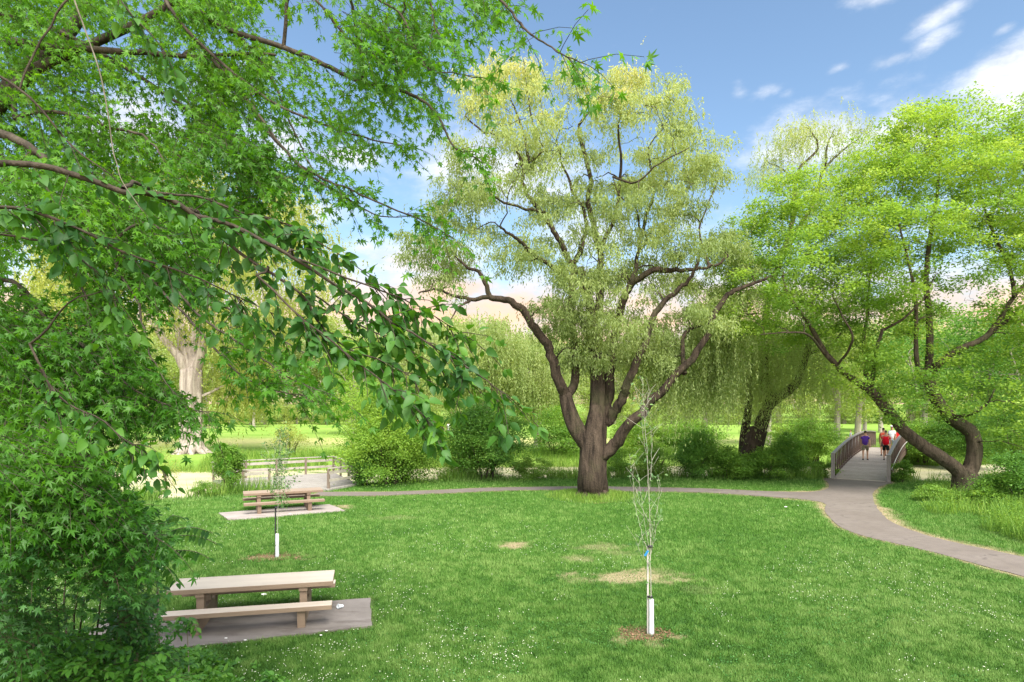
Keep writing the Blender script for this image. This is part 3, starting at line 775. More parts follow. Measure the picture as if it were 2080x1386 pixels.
# ------------------------------------------------------------ people
def skin_mesh(name, verts, edges, radii, mat, parent, root=0, sub=1):
    me = bpy.data.meshes.new(name); me.from_pydata([tuple(v) for v in verts], edges, []); me.update()
    o = bpy.data.objects.new(name, me); COL.objects.link(o); me.materials.append(mat)
    sm = o.modifiers.new('skin', 'SKIN'); sm.use_smooth_shade = True
    lay_ = me.skin_vertices[0].data
    for i, r in enumerate(radii):
        lay_[i].radius = (r if isinstance(r, tuple) else (r, r)); lay_[i].use_root = (i == root)
    if sub:
        ss = o.modifiers.new('sub', 'SUBSURF'); ss.levels = sub; ss.render_levels = sub
    o.parent = parent; return o
MATS = {}
def cloth(rgb):
    if rgb not in MATS: MATS[rgb] = plain_mat('cloth_%d' % len(MATS), rgb, .85, .1, var=.25, nscale=9)
    return MATS[rgb]
M_SKIN = plain_mat('skin', (.52, .29, .20), .55, .3); M_SKIN2 = plain_mat('skin_tanned', (.40, .21, .14), .55, .3)
def person(loc, face, h, shirt, shorts, hair, label, pose='walk', sleeve=True, hat=None, stout=1.0, skin=None, group=None, socks=None, ph=1, fine=True):
    """face: heading in degrees clockwise from +Y"""
    k = h / 1.78; t = thing('person', label, 'person', loc, group, -math.radians(face)); sk = skin or M_SKIN
    st = .16 * ph if pose == 'walk' else .03
    q = lambda x, y, z: (x * k, y * k, z * k)
    if pose == 'sit': hz = .42
    else: hz = .93
    dz = hz - .93
    V = [q(0, 0, .96 + dz), q(0, 0, 1.16 + dz), q(0, .01, 1.38 + dz), q(0, .0, 1.50 + dz), q(0, .015, 1.585 + dz), q(0, .02, 1.665 + dz), q(0, .01, 1.735 + dz)]
    R = [(.15, .11), (.145, .105), (.165, .11), .058, (.062, .072), (.075, .09), (.055, .065)]
    E = [(0, 1), (1, 2), (2, 3), (3, 4), (4, 5), (5, 6)]
    arms = []
    for s in (-1, 1):
        sw = -s * st * .8
        o = len(V); 
        el = q(s * .225 * stout, sw * .3 - .03, 1.13 + dz); wr = q(s * .235 * stout, sw + .05, .89 + dz); pm = q(s * .24 * stout, sw + .075, .815 + dz)
        V += [q(s * .165 * stout, 0, 1.43 + dz), el, wr, pm]; R += [.062, .045, .03, (.036, .022)]
        E += [(2, o), (o, o + 1), (o + 1, o + 2), (o + 2, o + 3)]; arms.append((o, el))
        if fine:
            for j, fx in enumerate((-.024, -.008, .008, .024)):
                V.append(q(s * .24 * stout + s * .002, sw + .075 + fx, .745 + dz - (.012 if j in (1, 2) else 0))); R.append(.009); E.append((o + 3, len(V) - 1))
            V.append(q(s * .225 * stout, sw + .125, .79 + dz)); R.append(.010); E.append((o + 3, len(V) - 1))
    legs = []
    for s in (-1, 1):
        o = len(V); f = s * st
        if pose == 'sit': kn, an, to = q(s * .13, .42, .46), q(s * .13, .46, .07), q(s * .14, .60, .03)
        else: kn, an, to = q(s * .105, f * .55 + .03, .50), q(s * .10, f, .085 + max(0, -f) * .25), q(s * .12, f + .16, .03)
        V += [q(s * .095, 0, .90 + dz), kn, an, to]; R += [.088, .058, .038, (.042, .03)]; E += [(0, o), (o, o + 1), (o + 1, o + 2), (o + 2, o + 3)]; legs.append((o, kn, an, to))
    R = [tuple(v * k for v in r) if isinstance(r, tuple) else r * k for r in R]
    skin_mesh('body', V, E, R, sk, t)
    # shirt
    V2 = [q(0, 0, .86 + dz), q(0, 0, 1.10 + dz), q(0, .01, 1.34 + dz), q(0, 0, 1.475 + dz)]; R2 = [(.185 * stout, .15 * stout), (.17 * stout, .145 * stout), (.15 * stout, .12), (.07, .07)]; E2 = [(0, 1), (1, 2), (2, 3)]
    for s, (o, el) in zip((-1, 1), arms):
        m = tuple((a * .35 + b * .65) for a, b in zip(V[o], el)); i = len(V2); V2 += [V[o], m]; R2 += [.060, .058]; E2 += [(2, i), (i, i + 1)]
    skin_mesh('shirt', V2, E2, [tuple(v * k for v in r) if isinstance(r, tuple) else r * k for r in R2], cloth(shirt), t)
    # shorts
    V3 = [q(0, 0, .97 + dz), q(0, 0, .90 + dz)]; R3 = [(.17 * stout, .135), (.165 * stout, .135)]; E3 = [(0, 1)]
    for (o, kn, an, to) in legs:
        hp = V[o]; m = tuple(a * .15 + b * .85 for a, b in zip(hp, kn)); i = len(V3); V3 += [hp, m]; R3 += [.11, .10]; E3 += [(1, i), (i, i + 1)]
    skin_mesh('shorts', V3, E3, [tuple(v * k for v in r) if isinstance(r, tuple) else r * k for r in R3], cloth(shorts), t)
    for (o, kn, an, to) in legs:
        hl = (an[0], an[1] - .05 * k, an[2] - .04 * k)
        skin_mesh('shoe', [hl, tuple((a + b) / 2 for a, b in zip(hl, to)), to], [(0, 1), (1, 2)], [(.045 * k, .04 * k), (.05 * k, .04 * k), (.045 * k, .03 * k)], cloth((.05, .05, .06)), t)
        if socks: skin_mesh('sock', [(an[0], an[1], an[2] + .16 * k), an], [(0, 1)], [.052 * k, .046 * k], cloth(socks), t)
    # hair or hat, ears and nose
    def cap(nm, col, zc, r, zcut, rim=0):
        bm = bmesh.new(); bmesh.ops.create_uvsphere(bm, u_segments=14, v_segments=10, radius=1)
        bmesh.ops.delete(bm, geom=[v for v in bm.verts if v.co.z < zcut and v.co.y > -.25 or v.co.z < -.55], context='VERTS')
        for v in bm.verts: v.co = Vector((v.co.x * r[0] * k, (v.co.y * r[1] + .005) * k, (zc + v.co.z * r[2]) * k))
        me = bpy.data.meshes.new(nm); bm.to_mesh(me); bm.free(); o = link(nm, me, cloth(col)); o.parent = t
        o.modifiers.new('solid', 'SOLIDIFY').thickness = .012
        for p in me.polygons: p.use_smooth = True
    cap('hair', hair, 1.685 + dz, (.086, .105, .10), .25)
    if hat: cap('helmet', hat, 1.71 + dz, (.115, .14, .115), .1)
    if fine:
        for nm_, c_, sz in (('nose', (0, .115, 1.645), (.022, .03, .035)), ('ear', (-.083, .01, 1.65), (.014, .03, .05)), ('ear', (.083, .01, 1.65), (.014, .03, .05))):
            o = MB().box(q(c_[0], c_[1], c_[2] + dz), tuple(v * k for v in sz), bev=.005).build(nm_, sk); o.parent = t
        for nm_, c_, sz in (('eye', (-.032, .098, 1.675), (.018, .012, .010)), ('eye', (.032, .098, 1.675), (.018, .012, .010)), ('mouth', (0, .105, 1.61), (.045, .01, .008))):
            o = MB().box(q(c_[0], c_[1], c_[2] + dz), tuple(v * k for v in sz)).build(nm_, cloth((.12, .06, .05))); o.parent = t
    return t
def on_bridge(px, s):
    """point of the bridge deck at distance s along it that the photo shows in column px"""
    u = (px - CX) / F; p = BL0 + BH * s
    w = (u * p[1] - p[0]) / (BW[0] - u * BW[1]); return bridge_pt(s, w)
HD = 34
person(on_bridge(1757.6, 7.2), HD, 1.82, (.11, .045, .34), (.24, .21, .14), (.03, .025, .02), 'man in a purple polo shirt and khaki shorts walking away over the footbridge', stout=1.06, skin=M_SKIN)
person(on_bridge(1799.5, 7.6), HD, 1.84, (.72, .012, .03), (.02, .028, .025), (.12, .10, .08), 'man in a red T-shirt, black shorts and white socks walking away over the footbridge', stout=1.12, skin=M_SKIN, socks=(.8, .8, .8), ph=-1)
person(on_bridge(1794.5, 10.2), HD, 1.82, (.55, .10, .06), (.04, .04, .05), (.02, .018, .015), 'dark-haired person on the bridge, mostly hidden behind the man in the red T-shirt', skin=M_SKIN2)
person(on_bridge(1811.5, 12.6), HD + 185, 1.84, (.80, .80, .84), (.34, .40, .42), (.05, .04, .03), 'person in a white shirt and white helmet coming toward us over the footbridge', hat=(.85, .85, .85), skin=M_SKIN2)
person(on_bridge(1823, 14.2), HD + 175, 1.60, (.75, .03, .03), (.22, .14, .34), (.03, .02, .02), 'person in a bright red top and purple shorts at the right rail of the footbridge')
def far_person(px, py, *a, **k):
    p = G(px, py, .12); return person((p[0], p[1], .12), *a, **k, group='people far off in the field', fine=False)
far_person(1728, 897, 300, 1.7, (.42, .50, .62), (.5, .4, .28), (.02, .02, .02), 'person in a pale blue shirt sitting in the field left of the bridge', pose='sit')
far_person(2050, 898, 20, 1.7, (.75, .05, .05), (.75, .75, .78), (.03, .02, .02), 'distant person in a red shirt and white shorts right of the leaning tree trunk')
far_person(2073, 900, 60, 1.6, (.85, .16, .05), (.3, .1, .08), (.05, .03, .02), 'distant person in orange red at the right edge of the picture', pose='sit')
far_person(849, 882, 200, 1.75, (.75, .75, .78), (.7, .7, .72), (.50, .10, .04), 'distant person in white with a red cap behind the round green bush', hat=(.7, .06, .03))
far_person(911, 887, 150, 1.75, (.80, .80, .82), (.55, .58, .62), (.1, .06, .04), 'distant person in a white shirt beside the far picnic table', pose='walk')
far_person(922, 884, 200, 1.8, (.12, .28, .72), (.6, .62, .6), (.1, .06, .04), 'distant person in a blue shirt beside the far picnic table')
far_person(899, 884, 180, 1.65, (.03, .03, .04), (.03, .03, .04), (.02, .02, .02), 'distant person in black left of the person in white')

# ------------------------------------------------------------ staked saplings
M_GUARD = plain_mat('white_tree_guard', (.62, .64, .65), .5, .3, var=.2, nscale=12)
M_STAKE = plain_mat('pale_stake', (.45, .42, .38), .6, .3); M_BLACK = plain_mat('black_strap', (.03, .03, .03), .6, .3)
M_SAPBARK = bark_mat('sapling_bark', (.32, .30, .24), (.46, .44, .36), scale=30, bstr=.2)
M_SAPLEAF = leaf_mat('sapling_leaf', (.08, .17, .06), (.15, .27, .09), (.27, .40, .15), .3, 2)
M_MULCH = leaf_mat('mulch', (.10, .05, .03), (.22, .12, .07), (.38, .25, .16), .0, 3)
def mulch(base, rx, ry, n):
    r = np.sqrt(RNG.random(n)); a = RNG.random(n) * 2 * PI; P = np.stack([base[0] + r * np.cos(a) * rx, base[1] + r * np.sin(a) * ry, .008 + .03 * RNG.random(n)], -1)
    ok = fbm(P[:, 0] * 3, P[:, 1] * 3, seed=77) > r[:] * .52; P = P[ok]; n = len(P)
    o = leafcloud('wood_chips', T_rhomb(.5), P, rand_dirs(n) * (1, 1, .3), rand_dirs(n, 1.6), RNG.uniform(.02, .05, n), M_MULCH, None)
    return o
def sapling(base, guard_h, stake_top, limbs, nleaf, label, mulchlabel, lsize=.06, dark=False, strap=(), tagz=None):
    t = thing('young_tree', label, 'tree', base, 'staked young trees')
    B = np.array(base)
    g = MB().lathe((base[0], base[1], 0), [(.048, -.02), (.048, .06), (.045, .25), (.043, guard_h - .005), (.041, guard_h), (.042, guard_h - .01), (.03, guard_h - .02)], 18); g.build('trunk_guard', M_GUARD, t, True)
    T = Tubes(); tips = []
    for (pts, r0, r1) in limbs:
        c = catmull([B + np.array(p) for p in pts], 5); c[1:] += RNG.normal(size=(len(c) - 1, 3)) * .006
        T.add(c, np.linspace(r0 * .42, r1 * .5, len(c)), 6); tips += list(c[2:])
        for j in range(3, len(c), 2):
            if r0 < .02 or j > 10:
                e = c[j] + np.array((RNG.normal() * .12, RNG.normal() * .12, .16 + .1 * RNG.random())); T.add([c[j], (c[j] + e) / 2 + RNG.normal(size=3) * .01, e], [.004, .003, .002], 3); tips += [e, (c[j] + e) / 2]
    T.build('trunk', M_SAPBARK, t)
    s = MB(); s.box((base[0] - .055, base[1] + .03, stake_top / 2), (.03, .03, stake_top), bev=.003); s.build('stake', M_BLACK if dark else M_STAKE, t)
    for z in strap: MB().lathe((base[0] - .02, base[1] + .01, z), [(.045, -.015), (.048, 0), (.045, .015)], 12).build('strap', M_BLACK, t, True)
    if tagz:
        R = np.array(Matrix.Rotation(.6, 3, 'Y')); MB().box((base[0] - .09, base[1] - .03, tagz), (.035, .004, .11), R, .001).build('label_tag', plain_mat('blue_tag', (.02, .20, .48), .4, .4), t)
    tips = np.array(tips); i = RNG.integers(0, len(tips), nleaf); P = tips[i] + RNG.normal(size=(nleaf, 3)) * .05
    leafcloud('leaves', T_ovate(.42), P, rand_dirs(nleaf, .0) + (0, 0, -.2), rand_dirs(nleaf, 1.2), RNG.uniform(lsize * .6, lsize * 1.2, nleaf), M_SAPLEAF, t)
    return t
b1 = G(1323, 1290)
K = b1[1] / F
def q(px, py, dy=0): return ((px - 1323) * K, dy, (1290 - py) * K)
sapling(tuple(b1), .62, 1.52, [([q(1323, 1290), q(1322, 1200), q(1321, 1100), q(1318, 1000), q(1313, 900), q(1308, 830), q(1305, 770)], .022, .004),
    ([q(1320, 1130), q(1306, 1090, .05), q(1293, 1030, .1), q(1287, 970, .12), q(1281, 925, .15)], .012, .003), ([q(1320, 1120), q(1308, 1070, -.1), q(1298, 1010, -.2), q(1290, 960, -.2)], .010, .003),
    ([q(1321, 1140), q(1328, 1110, .1), q(1334, 1080, .1), q(1342, 1060, .15)], .010, .003), ([q(1321, 1095), q(1328, 1065, 0), q(1334, 1020, -.1), q(1337, 985, -.1)], .009, .003),
    ([q(1318, 1000), q(1325, 960, .1), q(1330, 900, .2), q(1327, 850, .2)], .009, .003), ([q(1314, 930), q(1305, 890, -.1), q(1300, 840, -.15), q(1295, 810, -.1)], .008, .003),
    ([q(1318, 1060), q(1302, 1020, .2), q(1299, 980, .3)], .008, .003), ([q(1310, 860), q(1318, 820, .1), q(1322, 790, .1)], .006, .002), ([q(1319, 1150), q(1300, 1120, 0), q(1290, 1090, -.05)], .006, .002)],
    250, 'tall thin staked sapling with white trunk guard and blue tag on the open lawn', '', .085, strap=(1.53, .66), tagz=1.42)
b2 = G(563, 1133); K = b2[1] / F
def q(px, py, dy=0): return ((px - 563) * K, dy, (1133 - py) * K)
sapling(tuple(b2), .62, 1.32, [([q(563, 1133), q(564, 1060), q(565, 1000), q(566, 960), q(568, 920), q(570, 885)], .022, .005),
    ([q(565, 1000), q(560, 970, .05), q(556, 935, .1), q(556, 900, .1)], .012, .003), ([q(565, 1003), q(572, 975, -.05), q(582, 945, -.1), q(590, 920, -.1)], .012, .003), ([q(565, 1010), q(576, 1000, .1), q(588, 985, .1), q(600, 965, .15)], .010, .003),
    ([q(565, 990), q(566, 960, .2), q(562, 920, .25), q(560, 880, .25)], .010, .003), ([q(566, 980), q(575, 940, .1), q(580, 900, .1), q(584, 880, .1)], .010, .003), ([q(565, 1020), q(552, 1005, .1), q(545, 990, .1)], .007, .002),
    ([q(564, 1050), q(574, 1030, .1), q(580, 1015, .1)], .007, .002), ([q(566, 975), q(551, 945, -.1), q(549, 915, -.1)], .009, .003)],
    900, 'bushy staked sapling with white trunk guard in front of the far picnic table', '', .075, dark=True, strap=(1.3,))
o = mulch(b2, .75, .55, 900); tag(o, 'brown wood chips around the foot of the staked sapling by the far table', 'mulch', kind='stuff')
o = mulch((b1[0] - .12, b1[1] + .05), .5, .35, 900); tag(o, 'brown wood chips around the foot of the tall sapling on the open lawn', 'mulch', kind='stuff')

# ============================================================ vegetation
M_WILLOW = leaf_mat('willow_leaf', (.24, .32, .11), (.41, .49, .19), (.68, .61, .27), .50, .25, tcol=(1.3, 1.25, .7))
M_WILLOW2 = leaf_mat('weeping_leaf', (.23, .32, .10), (.37, .46, .17), (.52, .56, .24), .50, .2, tcol=(1.3, 1.25, .7))
M_LIME = leaf_mat('bright_leaf', (.12, .25, .045), (.28, .43, .07), (.46, .56, .15), .50, .45, tcol=(1.35, 1.3, .65))
M_BUSH = leaf_mat('bush_leaf', (.09, .20, .035), (.18, .34, .05), (.34, .50, .08), .45, .9)
M_DENSE = leaf_mat('dense_leaf', (.07, .18, .04), (.14, .30, .05), (.28, .44, .09), .45, .4)
M_COTTON = leaf_mat('cottonwood_leaf', (.24, .30, .08), (.38, .44, .12), (.54, .54, .18), .50, .25)
M_FARLEAF = leaf_mat('far_leaf', (.23, .32, .08), (.35, .45, .13), (.48, .56, .19), .42, .12)
M_FARLEAF2 = leaf_mat('far_leaf_dull', (.19, .26, .10), (.30, .36, .15), (.43, .46, .22), .42, .12)
M_MAPLE = leaf_mat('maple_leaf', (.05, .16, .018), (.10, .26, .022), (.20, .40, .03), .52, .6, .45, .35, tcol=(1.6, 1.5, .35))
M_ELM = leaf_mat('ovate_leaf', (.025, .095, .02), (.06, .17, .025), (.16, .34, .035), .42, 1.2, .52, .35, tcol=(1.8, 1.6, .3))
M_SHRUB = leaf_mat('shrub_leaf', (.045, .14, .035), (.085, .22, .05), (.16, .34, .07), .42, 1.0, .42, .4)
M_VINE = leaf_mat('vine_leaf', (.07, .20, .035), (.12, .30, .045), (.22, .42, .07), .42, 1.0, .42, .4)
M_WEED = leaf_mat('weed_leaf', (.11, .22, .04), (.20, .36, .06), (.38, .50, .12), .42, .7)
BK_WILLOW = bark_mat('willow_bark', (.018, .014, .011), (.098, .072, .053), (.065, .07, .03), 5.0, .16, 1.0)
BK_DARK = bark_mat('dark_bark', (.035, .027, .02), (.12, .092, .066), (.07, .075, .04), 7.0, .2)
BK_GREY = bark_mat('grey_bark', (.20, .165, .14), (.52, .45, .39), None, 3.2, .12)
BK_TWIG = plain_mat('brown_twig', (.06, .042, .028), .8, .2, col2=(.10, .072, .05), nscale=8)
BK_PALE = plain_mat('pale_twig', (.30, .26, .20), .8, .2, col2=(.22, .18, .14), nscale=8)

def clumps(poly, n, d0, rd, sep=0.0, power=.5):
    """clump centres through the depth of a crown whose outline is given"""
    q = sample_poly(poly, int(n * 1.0)); p = np.asarray(poly, float); dd = dist_poly(q[:, 0], q[:, 1], p); t = np.clip(dd / dd.max(), 0, 1) ** power
    d = d0 + RNG.uniform(-1, 1, len(q)) * rd * np.clip(t, .12, 1)
    P = np.stack([(q[:, 0] - CX) / F * d, d, H - (q[:, 1] - YH) / F * d], -1)
    if sep:
        keep = []
        for i in range(len(P)):
            if all(np.linalg.norm(P[i] - P[j]) > sep for j in keep[-400:]): keep.append(i)
        P = P[keep]
    return P
def strands(name, C, per, sig, L, K, leaf, wl_, mat, parent, tintf=None, spread=.35, T=None, updown=1.0):
    """drooping strands of narrow leaves starting around the clump centres"""
    n = len(C) * per; ci = np.repeat(np.arange(len(C)), per)
    P0 = C[ci] + RNG.normal(size=(n, 3)) * np.array(sig)
    Ls = L[0] + (L[1] - L[0]) * RNG.random(n) ** 1.5
    a = RNG.random(n) * 2 * PI; out = np.stack([np.cos(a), np.sin(a), RNG.uniform(-.2, .5, n)], -1)
    u = np.linspace(.05, 1, K)[None] + RNG.uniform(-.03, .03, (n, K))
    P = P0[:, None] + out[:, None] * (spread * (1 - np.exp(-2.5 * u)))[..., None] * Ls[:, None, None] + np.array((0, 0, -1.0)) * (Ls[:, None] * u ** 1.35 * updown)[..., None]
    P = P + RNG.normal(size=P.shape) * .03
    A = np.array((0, 0, -1.0)) + out[:, None] * (1.0 * np.exp(-2 * u))[..., None] + RNG.normal(size=P.shape) * .45
    P = P.reshape(-1, 3); A = A.reshape(-1, 3); m = len(P)
    S = leaf * RNG.uniform(.7, 1.25, m)
    ti = RNG.random(n * K) * .6 + np.repeat(RNG.random(len(C)), per * K) * .4
    if tintf is not None: ti = np.clip(ti * .7 + tintf(P), 0, 1)
    return leafcloud(name, T or T_rhomb(wl_), P, A, rand_dirs(m, .6), S, mat, parent, ti)
def puff(name, C, per, sig, leaf, mat, parent, T=None, up=.8, flat=1.0, tintf=None, axis_z=-.15):
    n = len(C) * per; ci = np.repeat(np.arange(len(C)), per)
    sg = np.array(sig) * RNG.uniform(.7, 1.3, len(C))[ci][:, None]
    P = C[ci] + RNG.normal(size=(n, 3)) * sg
    A = rand_dirs(n); A[:, 2] = A[:, 2] * .5 + axis_z
    ti = RNG.random(n) * .45 + RNG.random(len(C))[ci] * .55
    if tintf is not None: ti = np.clip(ti * .8 + tintf(P), 0, 1)
    return leafcloud(name, T or T_rhomb(.5), P, A, rand_dirs(n, up), leaf * RNG.uniform(.65, 1.3, n), mat, parent, ti)
def PX(pts, d0):
    """traced limb: (px, py[, depth offset]) at about distance d0"""
    return [W(p[0], p[1], d0 + (p[2] if len(p) > 2 else 0)) for p in pts]
def root_flare(T, base, r, n=6, h=.7, reach=.9, mat=None):
    for k in range(n):
        a = 2 * PI * (k + RNG.random() * .6) / n; o = np.array((math.cos(a), math.sin(a), 0))
        T.add(catmull([base + o * r * .35 + (0, 0, h), base + o * r * .75 + (0, 0, h * .4), base + o * r * (1 + .3 * reach) + (0, 0, .07), base + o * r * (1.3 + reach * .5) + (0, 0, -.10)], 4), np.linspace(r * .45, r * .14, 13), 8, .15)

# ---------------- the great willow
def great_willow():
    d0 = 27.4; base = G(1203, 1008)
    t = thing('willow_tree', 'great spreading willow with a thick forked brown trunk in the middle of the lawn', 'tree', base)
    T = Tree(); lb = lambda p, r0, r1, **k: T.limb(PX(p, d0), r0, r1, **k)
    T.limb([base + (0.05, 0, -.15), base + (0, 0, .35), *PX([(1203, 975), (1204, 935), (1206, 895), (1211, 858), (1213, 825)], d0)], .66, .31, 44, .10, 6, power=2.6)
    root_flare(T.T, base, .56, 8, .6, .7)
    lb([(1196, 905), (1170, 868), (1155, 830), (1148, 800)], .40, .27, sides=20, ridged=.1)
    lb([(1150, 812), (1135, 775, -.2), (1115, 715, -.4), (1098, 685, -.6), (1062, 637, -.9), (1030, 612, -1), (995, 604, -1.1)], .24, .12, sides=14, ridged=.08, wob=.17)
    lb([(995, 604, -1.1), (988, 580, -1.2), (970, 560, -1.3), (950, 548, -1.4), (925, 520, -1.6)], .11, .04, wob=.12)
    lb([(995, 604, -1.1), (960, 612, -.9), (925, 603, -.7), (880, 595, -.5), (850, 596, -.3)], .10, .03, wob=.12)
    lb([(955, 612, -.9), (930, 626, -1.4), (915, 652, -2)], .06, .02, wob=.05)
    lb([(1150, 805), (1168, 775, .5), (1167, 700, .7), (1160, 640, .8), (1164, 570, 1), (1166, 540, 1)], .20, .15, sides=14, ridged=.08)
    lb([(1166, 540, 1), (1150, 508, .8), (1128, 470, .6), (1105, 430, .5), (1080, 400, .4), (1068, 370, .3), (1055, 330, .2), (1040, 290, 0), (1018, 275, 0), (984, 262, -.2), (945, 235, -.3)], .13, .03, wob=.17)
    lb([(1105, 430, .5), (1060, 425, -.2), (1000, 400, -1), (986, 365, -1.2), (975, 340, -1.3)], .07, .02, wob=.12)
    lb([(1156, 568, .9), (1110, 530, -.6), (1070, 500, -1.5), (1040, 480, -2.0), (1015, 460, -2.4)], .11, .04, wob=.12)
    lb([(1166, 540, 1), (1185, 500, 1.8), (1190, 466, 2.2), (1185, 425, 2.4), (1170, 390, 2.4), (1150, 340, 2.6), (1130, 290, 2.4)], .12, .04, wob=.17)
    lb([(1075, 330, .2), (1063, 270, .6), (1040, 210, .8), (1030, 170, .8)], .06, .02, wob=.05)
    lb([(1090, 275, .5), (1078, 230, .2), (1070, 180, 0)], .05, .015, wob=.05)
    lb([(1212, 870), (1214, 800, .2), (1212, 740, .3), (1205, 680, .4), (1203, 640, .6), (1190, 590, .8), (1178, 545, 1)], .36, .17, sides=16, ridged=.1)
    lb([(1205, 660, .4), (1215, 600, 1.5), (1218, 540, 2.2), (1212, 480, 2.6), (1200, 420, 2.8), (1203, 370, 2.8), (1185, 290, 2.6), (1180, 255, 2.6), (1215, 212, 2.6), (1230, 185, 2.6)], .20, .025, sides=12, wob=.17)
    lb([(1218, 510, 2.2), (1255, 420, 1.5), (1262, 330, 1.2), (1262, 250, 1.2), (1275, 190, 1.2)], .10, .02, wob=.14)
    lb([(1228, 850, .3), (1236, 790, .5), (1248, 700, .6), (1265, 620, .4), (1276, 588, .2), (1320, 557, -.2), (1360, 552, -.5), (1395, 550, -.8), (1440, 545, -1), (1480, 520, -1.2)], .24, .04, sides=14, ridged=.08, wob=.17)
    lb([(1277, 590, .2), (1290, 540, 1), (1300, 470, 1.5), (1325, 400, 1.6), (1325, 330, 1.6), (1328, 290, 1.6), (1360, 240, 1.6)], .10, .02, wob=.17)
    lb([(1300, 470, 1.5), (1290, 420, .5), (1260, 400, 0), (1245, 360, 0)], .05, .015, wob=.05)
    lb([(1230, 860), (1243, 830, -.3), (1256, 803, -.6), (1270, 770, -.9), (1295, 710, -1), (1315, 655, -1), (1342, 618, -1), (1385, 582, -1.2), (1402, 560, -1.3), (1420, 520, -1.5)], .23, .05, sides=14, ridged=.1, wob=.17)
    lb([(1218, 930, -.1), (1240, 915, -.3), (1262, 890, -.5), (1290, 858, -.8), (1320, 825, -1), (1350, 798, -1.2), (1400, 750, -1.4), (1440, 700, -1.4), (1462, 640, -1.4), (1490, 600, -1.2), (1530, 580, -1), (1568, 560, -1)], .29, .05, sides=18, ridged=.1, wob=.12)
    lb([(1390, 760, -1.4), (1392, 675, -.4), (1480, 650, .5), (1540, 636, 1)], .10, .03, wob=.05)
    lb([(1440, 545, -1), (1420, 480, -.2), (1440, 410, .2), (1462, 360, .4)], .06, .015, wob=.12)
    lb([(1245, 360), (1290, 372, -2), (1340, 330, -2.6), (1400, 300, -3)], .05, .015, wob=.12)
    poly = [(925, 240), (945, 180), (965, 140), (1000, 120), (1060, 116), (1110, 150), (1180, 135), (1230, 138), (1290, 130), (1340, 150), (1385, 190), (1420, 235), (1440, 300), (1478, 350), (1490, 400), (1480, 470), (1530, 540),
            (1500, 600), (1490, 680), (1400, 720), (1300, 740), (1150, 730), (1110, 650), (1040, 575), (960, 560), (900, 580), (860, 570), (880, 545), (820, 520), (800, 495), (880, 440), (890, 400), (925, 330), (905, 285)]
    C = clumps(poly, 520, d0, 5.2, .6)
    # openings where the sky shows
    cx = C[:, 0] / C[:, 1] * F + CX; cyy = YH - (C[:, 2] - H) / C[:, 1] * F
    hole = np.zeros(len(C), bool)
    for (hx, hy, ra, rb, pr) in ((1010, 330, 60, 45, .85), (930, 470, 30, 20, .6), (1080, 560, 60, 35, .75), (985, 300, 45, 30, .6), (1150, 330, 45, 40, .5), (1330, 640, 60, 40, .75), (1290, 480, 40, 30, .4), (1100, 470, 45, 30, .5), (1010, 590, 70, 25, .8), (1440, 590, 35, 30, .7), (1030, 400, 60, 30, .6), (1250, 320, 30, 40, .6), (1380, 330, 30, 50, .6), (1440, 440, 30, 40, .5), (1180, 480, 40, 40, .5), (1150, 250, 35, 35, .45), (1330, 540, 40, 15, .6), (940, 500, 50, 25, .6), (1050, 230, 30, 30, .5)):
        hole |= (((cx - hx) / ra) ** 2 + ((cyy - hy) / rb) ** 2 < 1) & (RNG.random(len(C)) < pr)
    C = C[~hole]; C = C[~((C[:, 1] < d0 - 1.2) & (RNG.random(len(C)) < .62))]
    skirt = clumps([(1270, 640), (1470, 660), (1500, 720), (1440, 780), (1350, 800), (1280, 760)], 46, d0 + 1.2, 2.6)
    low = clumps([(1140, 620), (1300, 620), (1310, 740), (1140, 740)], 26, d0 + .3, 2.6)
    T.grow(np.concatenate([C, low, skirt]), .06, .16, 5, rt=.012)
    T.T.build('trunk', BK_WILLOW, t)
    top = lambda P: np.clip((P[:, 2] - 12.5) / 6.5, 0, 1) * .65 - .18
    SC = (C[:, None] + RNG.normal(size=(len(C), 4, 3)) * (.40, .40, .22)).reshape(-1, 3); SC = SC[RNG.random(len(SC)) < .85]
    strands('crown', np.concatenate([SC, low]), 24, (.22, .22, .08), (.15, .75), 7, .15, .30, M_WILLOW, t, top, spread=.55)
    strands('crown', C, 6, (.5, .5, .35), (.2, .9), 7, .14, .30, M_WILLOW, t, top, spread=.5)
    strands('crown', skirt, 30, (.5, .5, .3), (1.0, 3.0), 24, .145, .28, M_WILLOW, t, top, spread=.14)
great_willow()

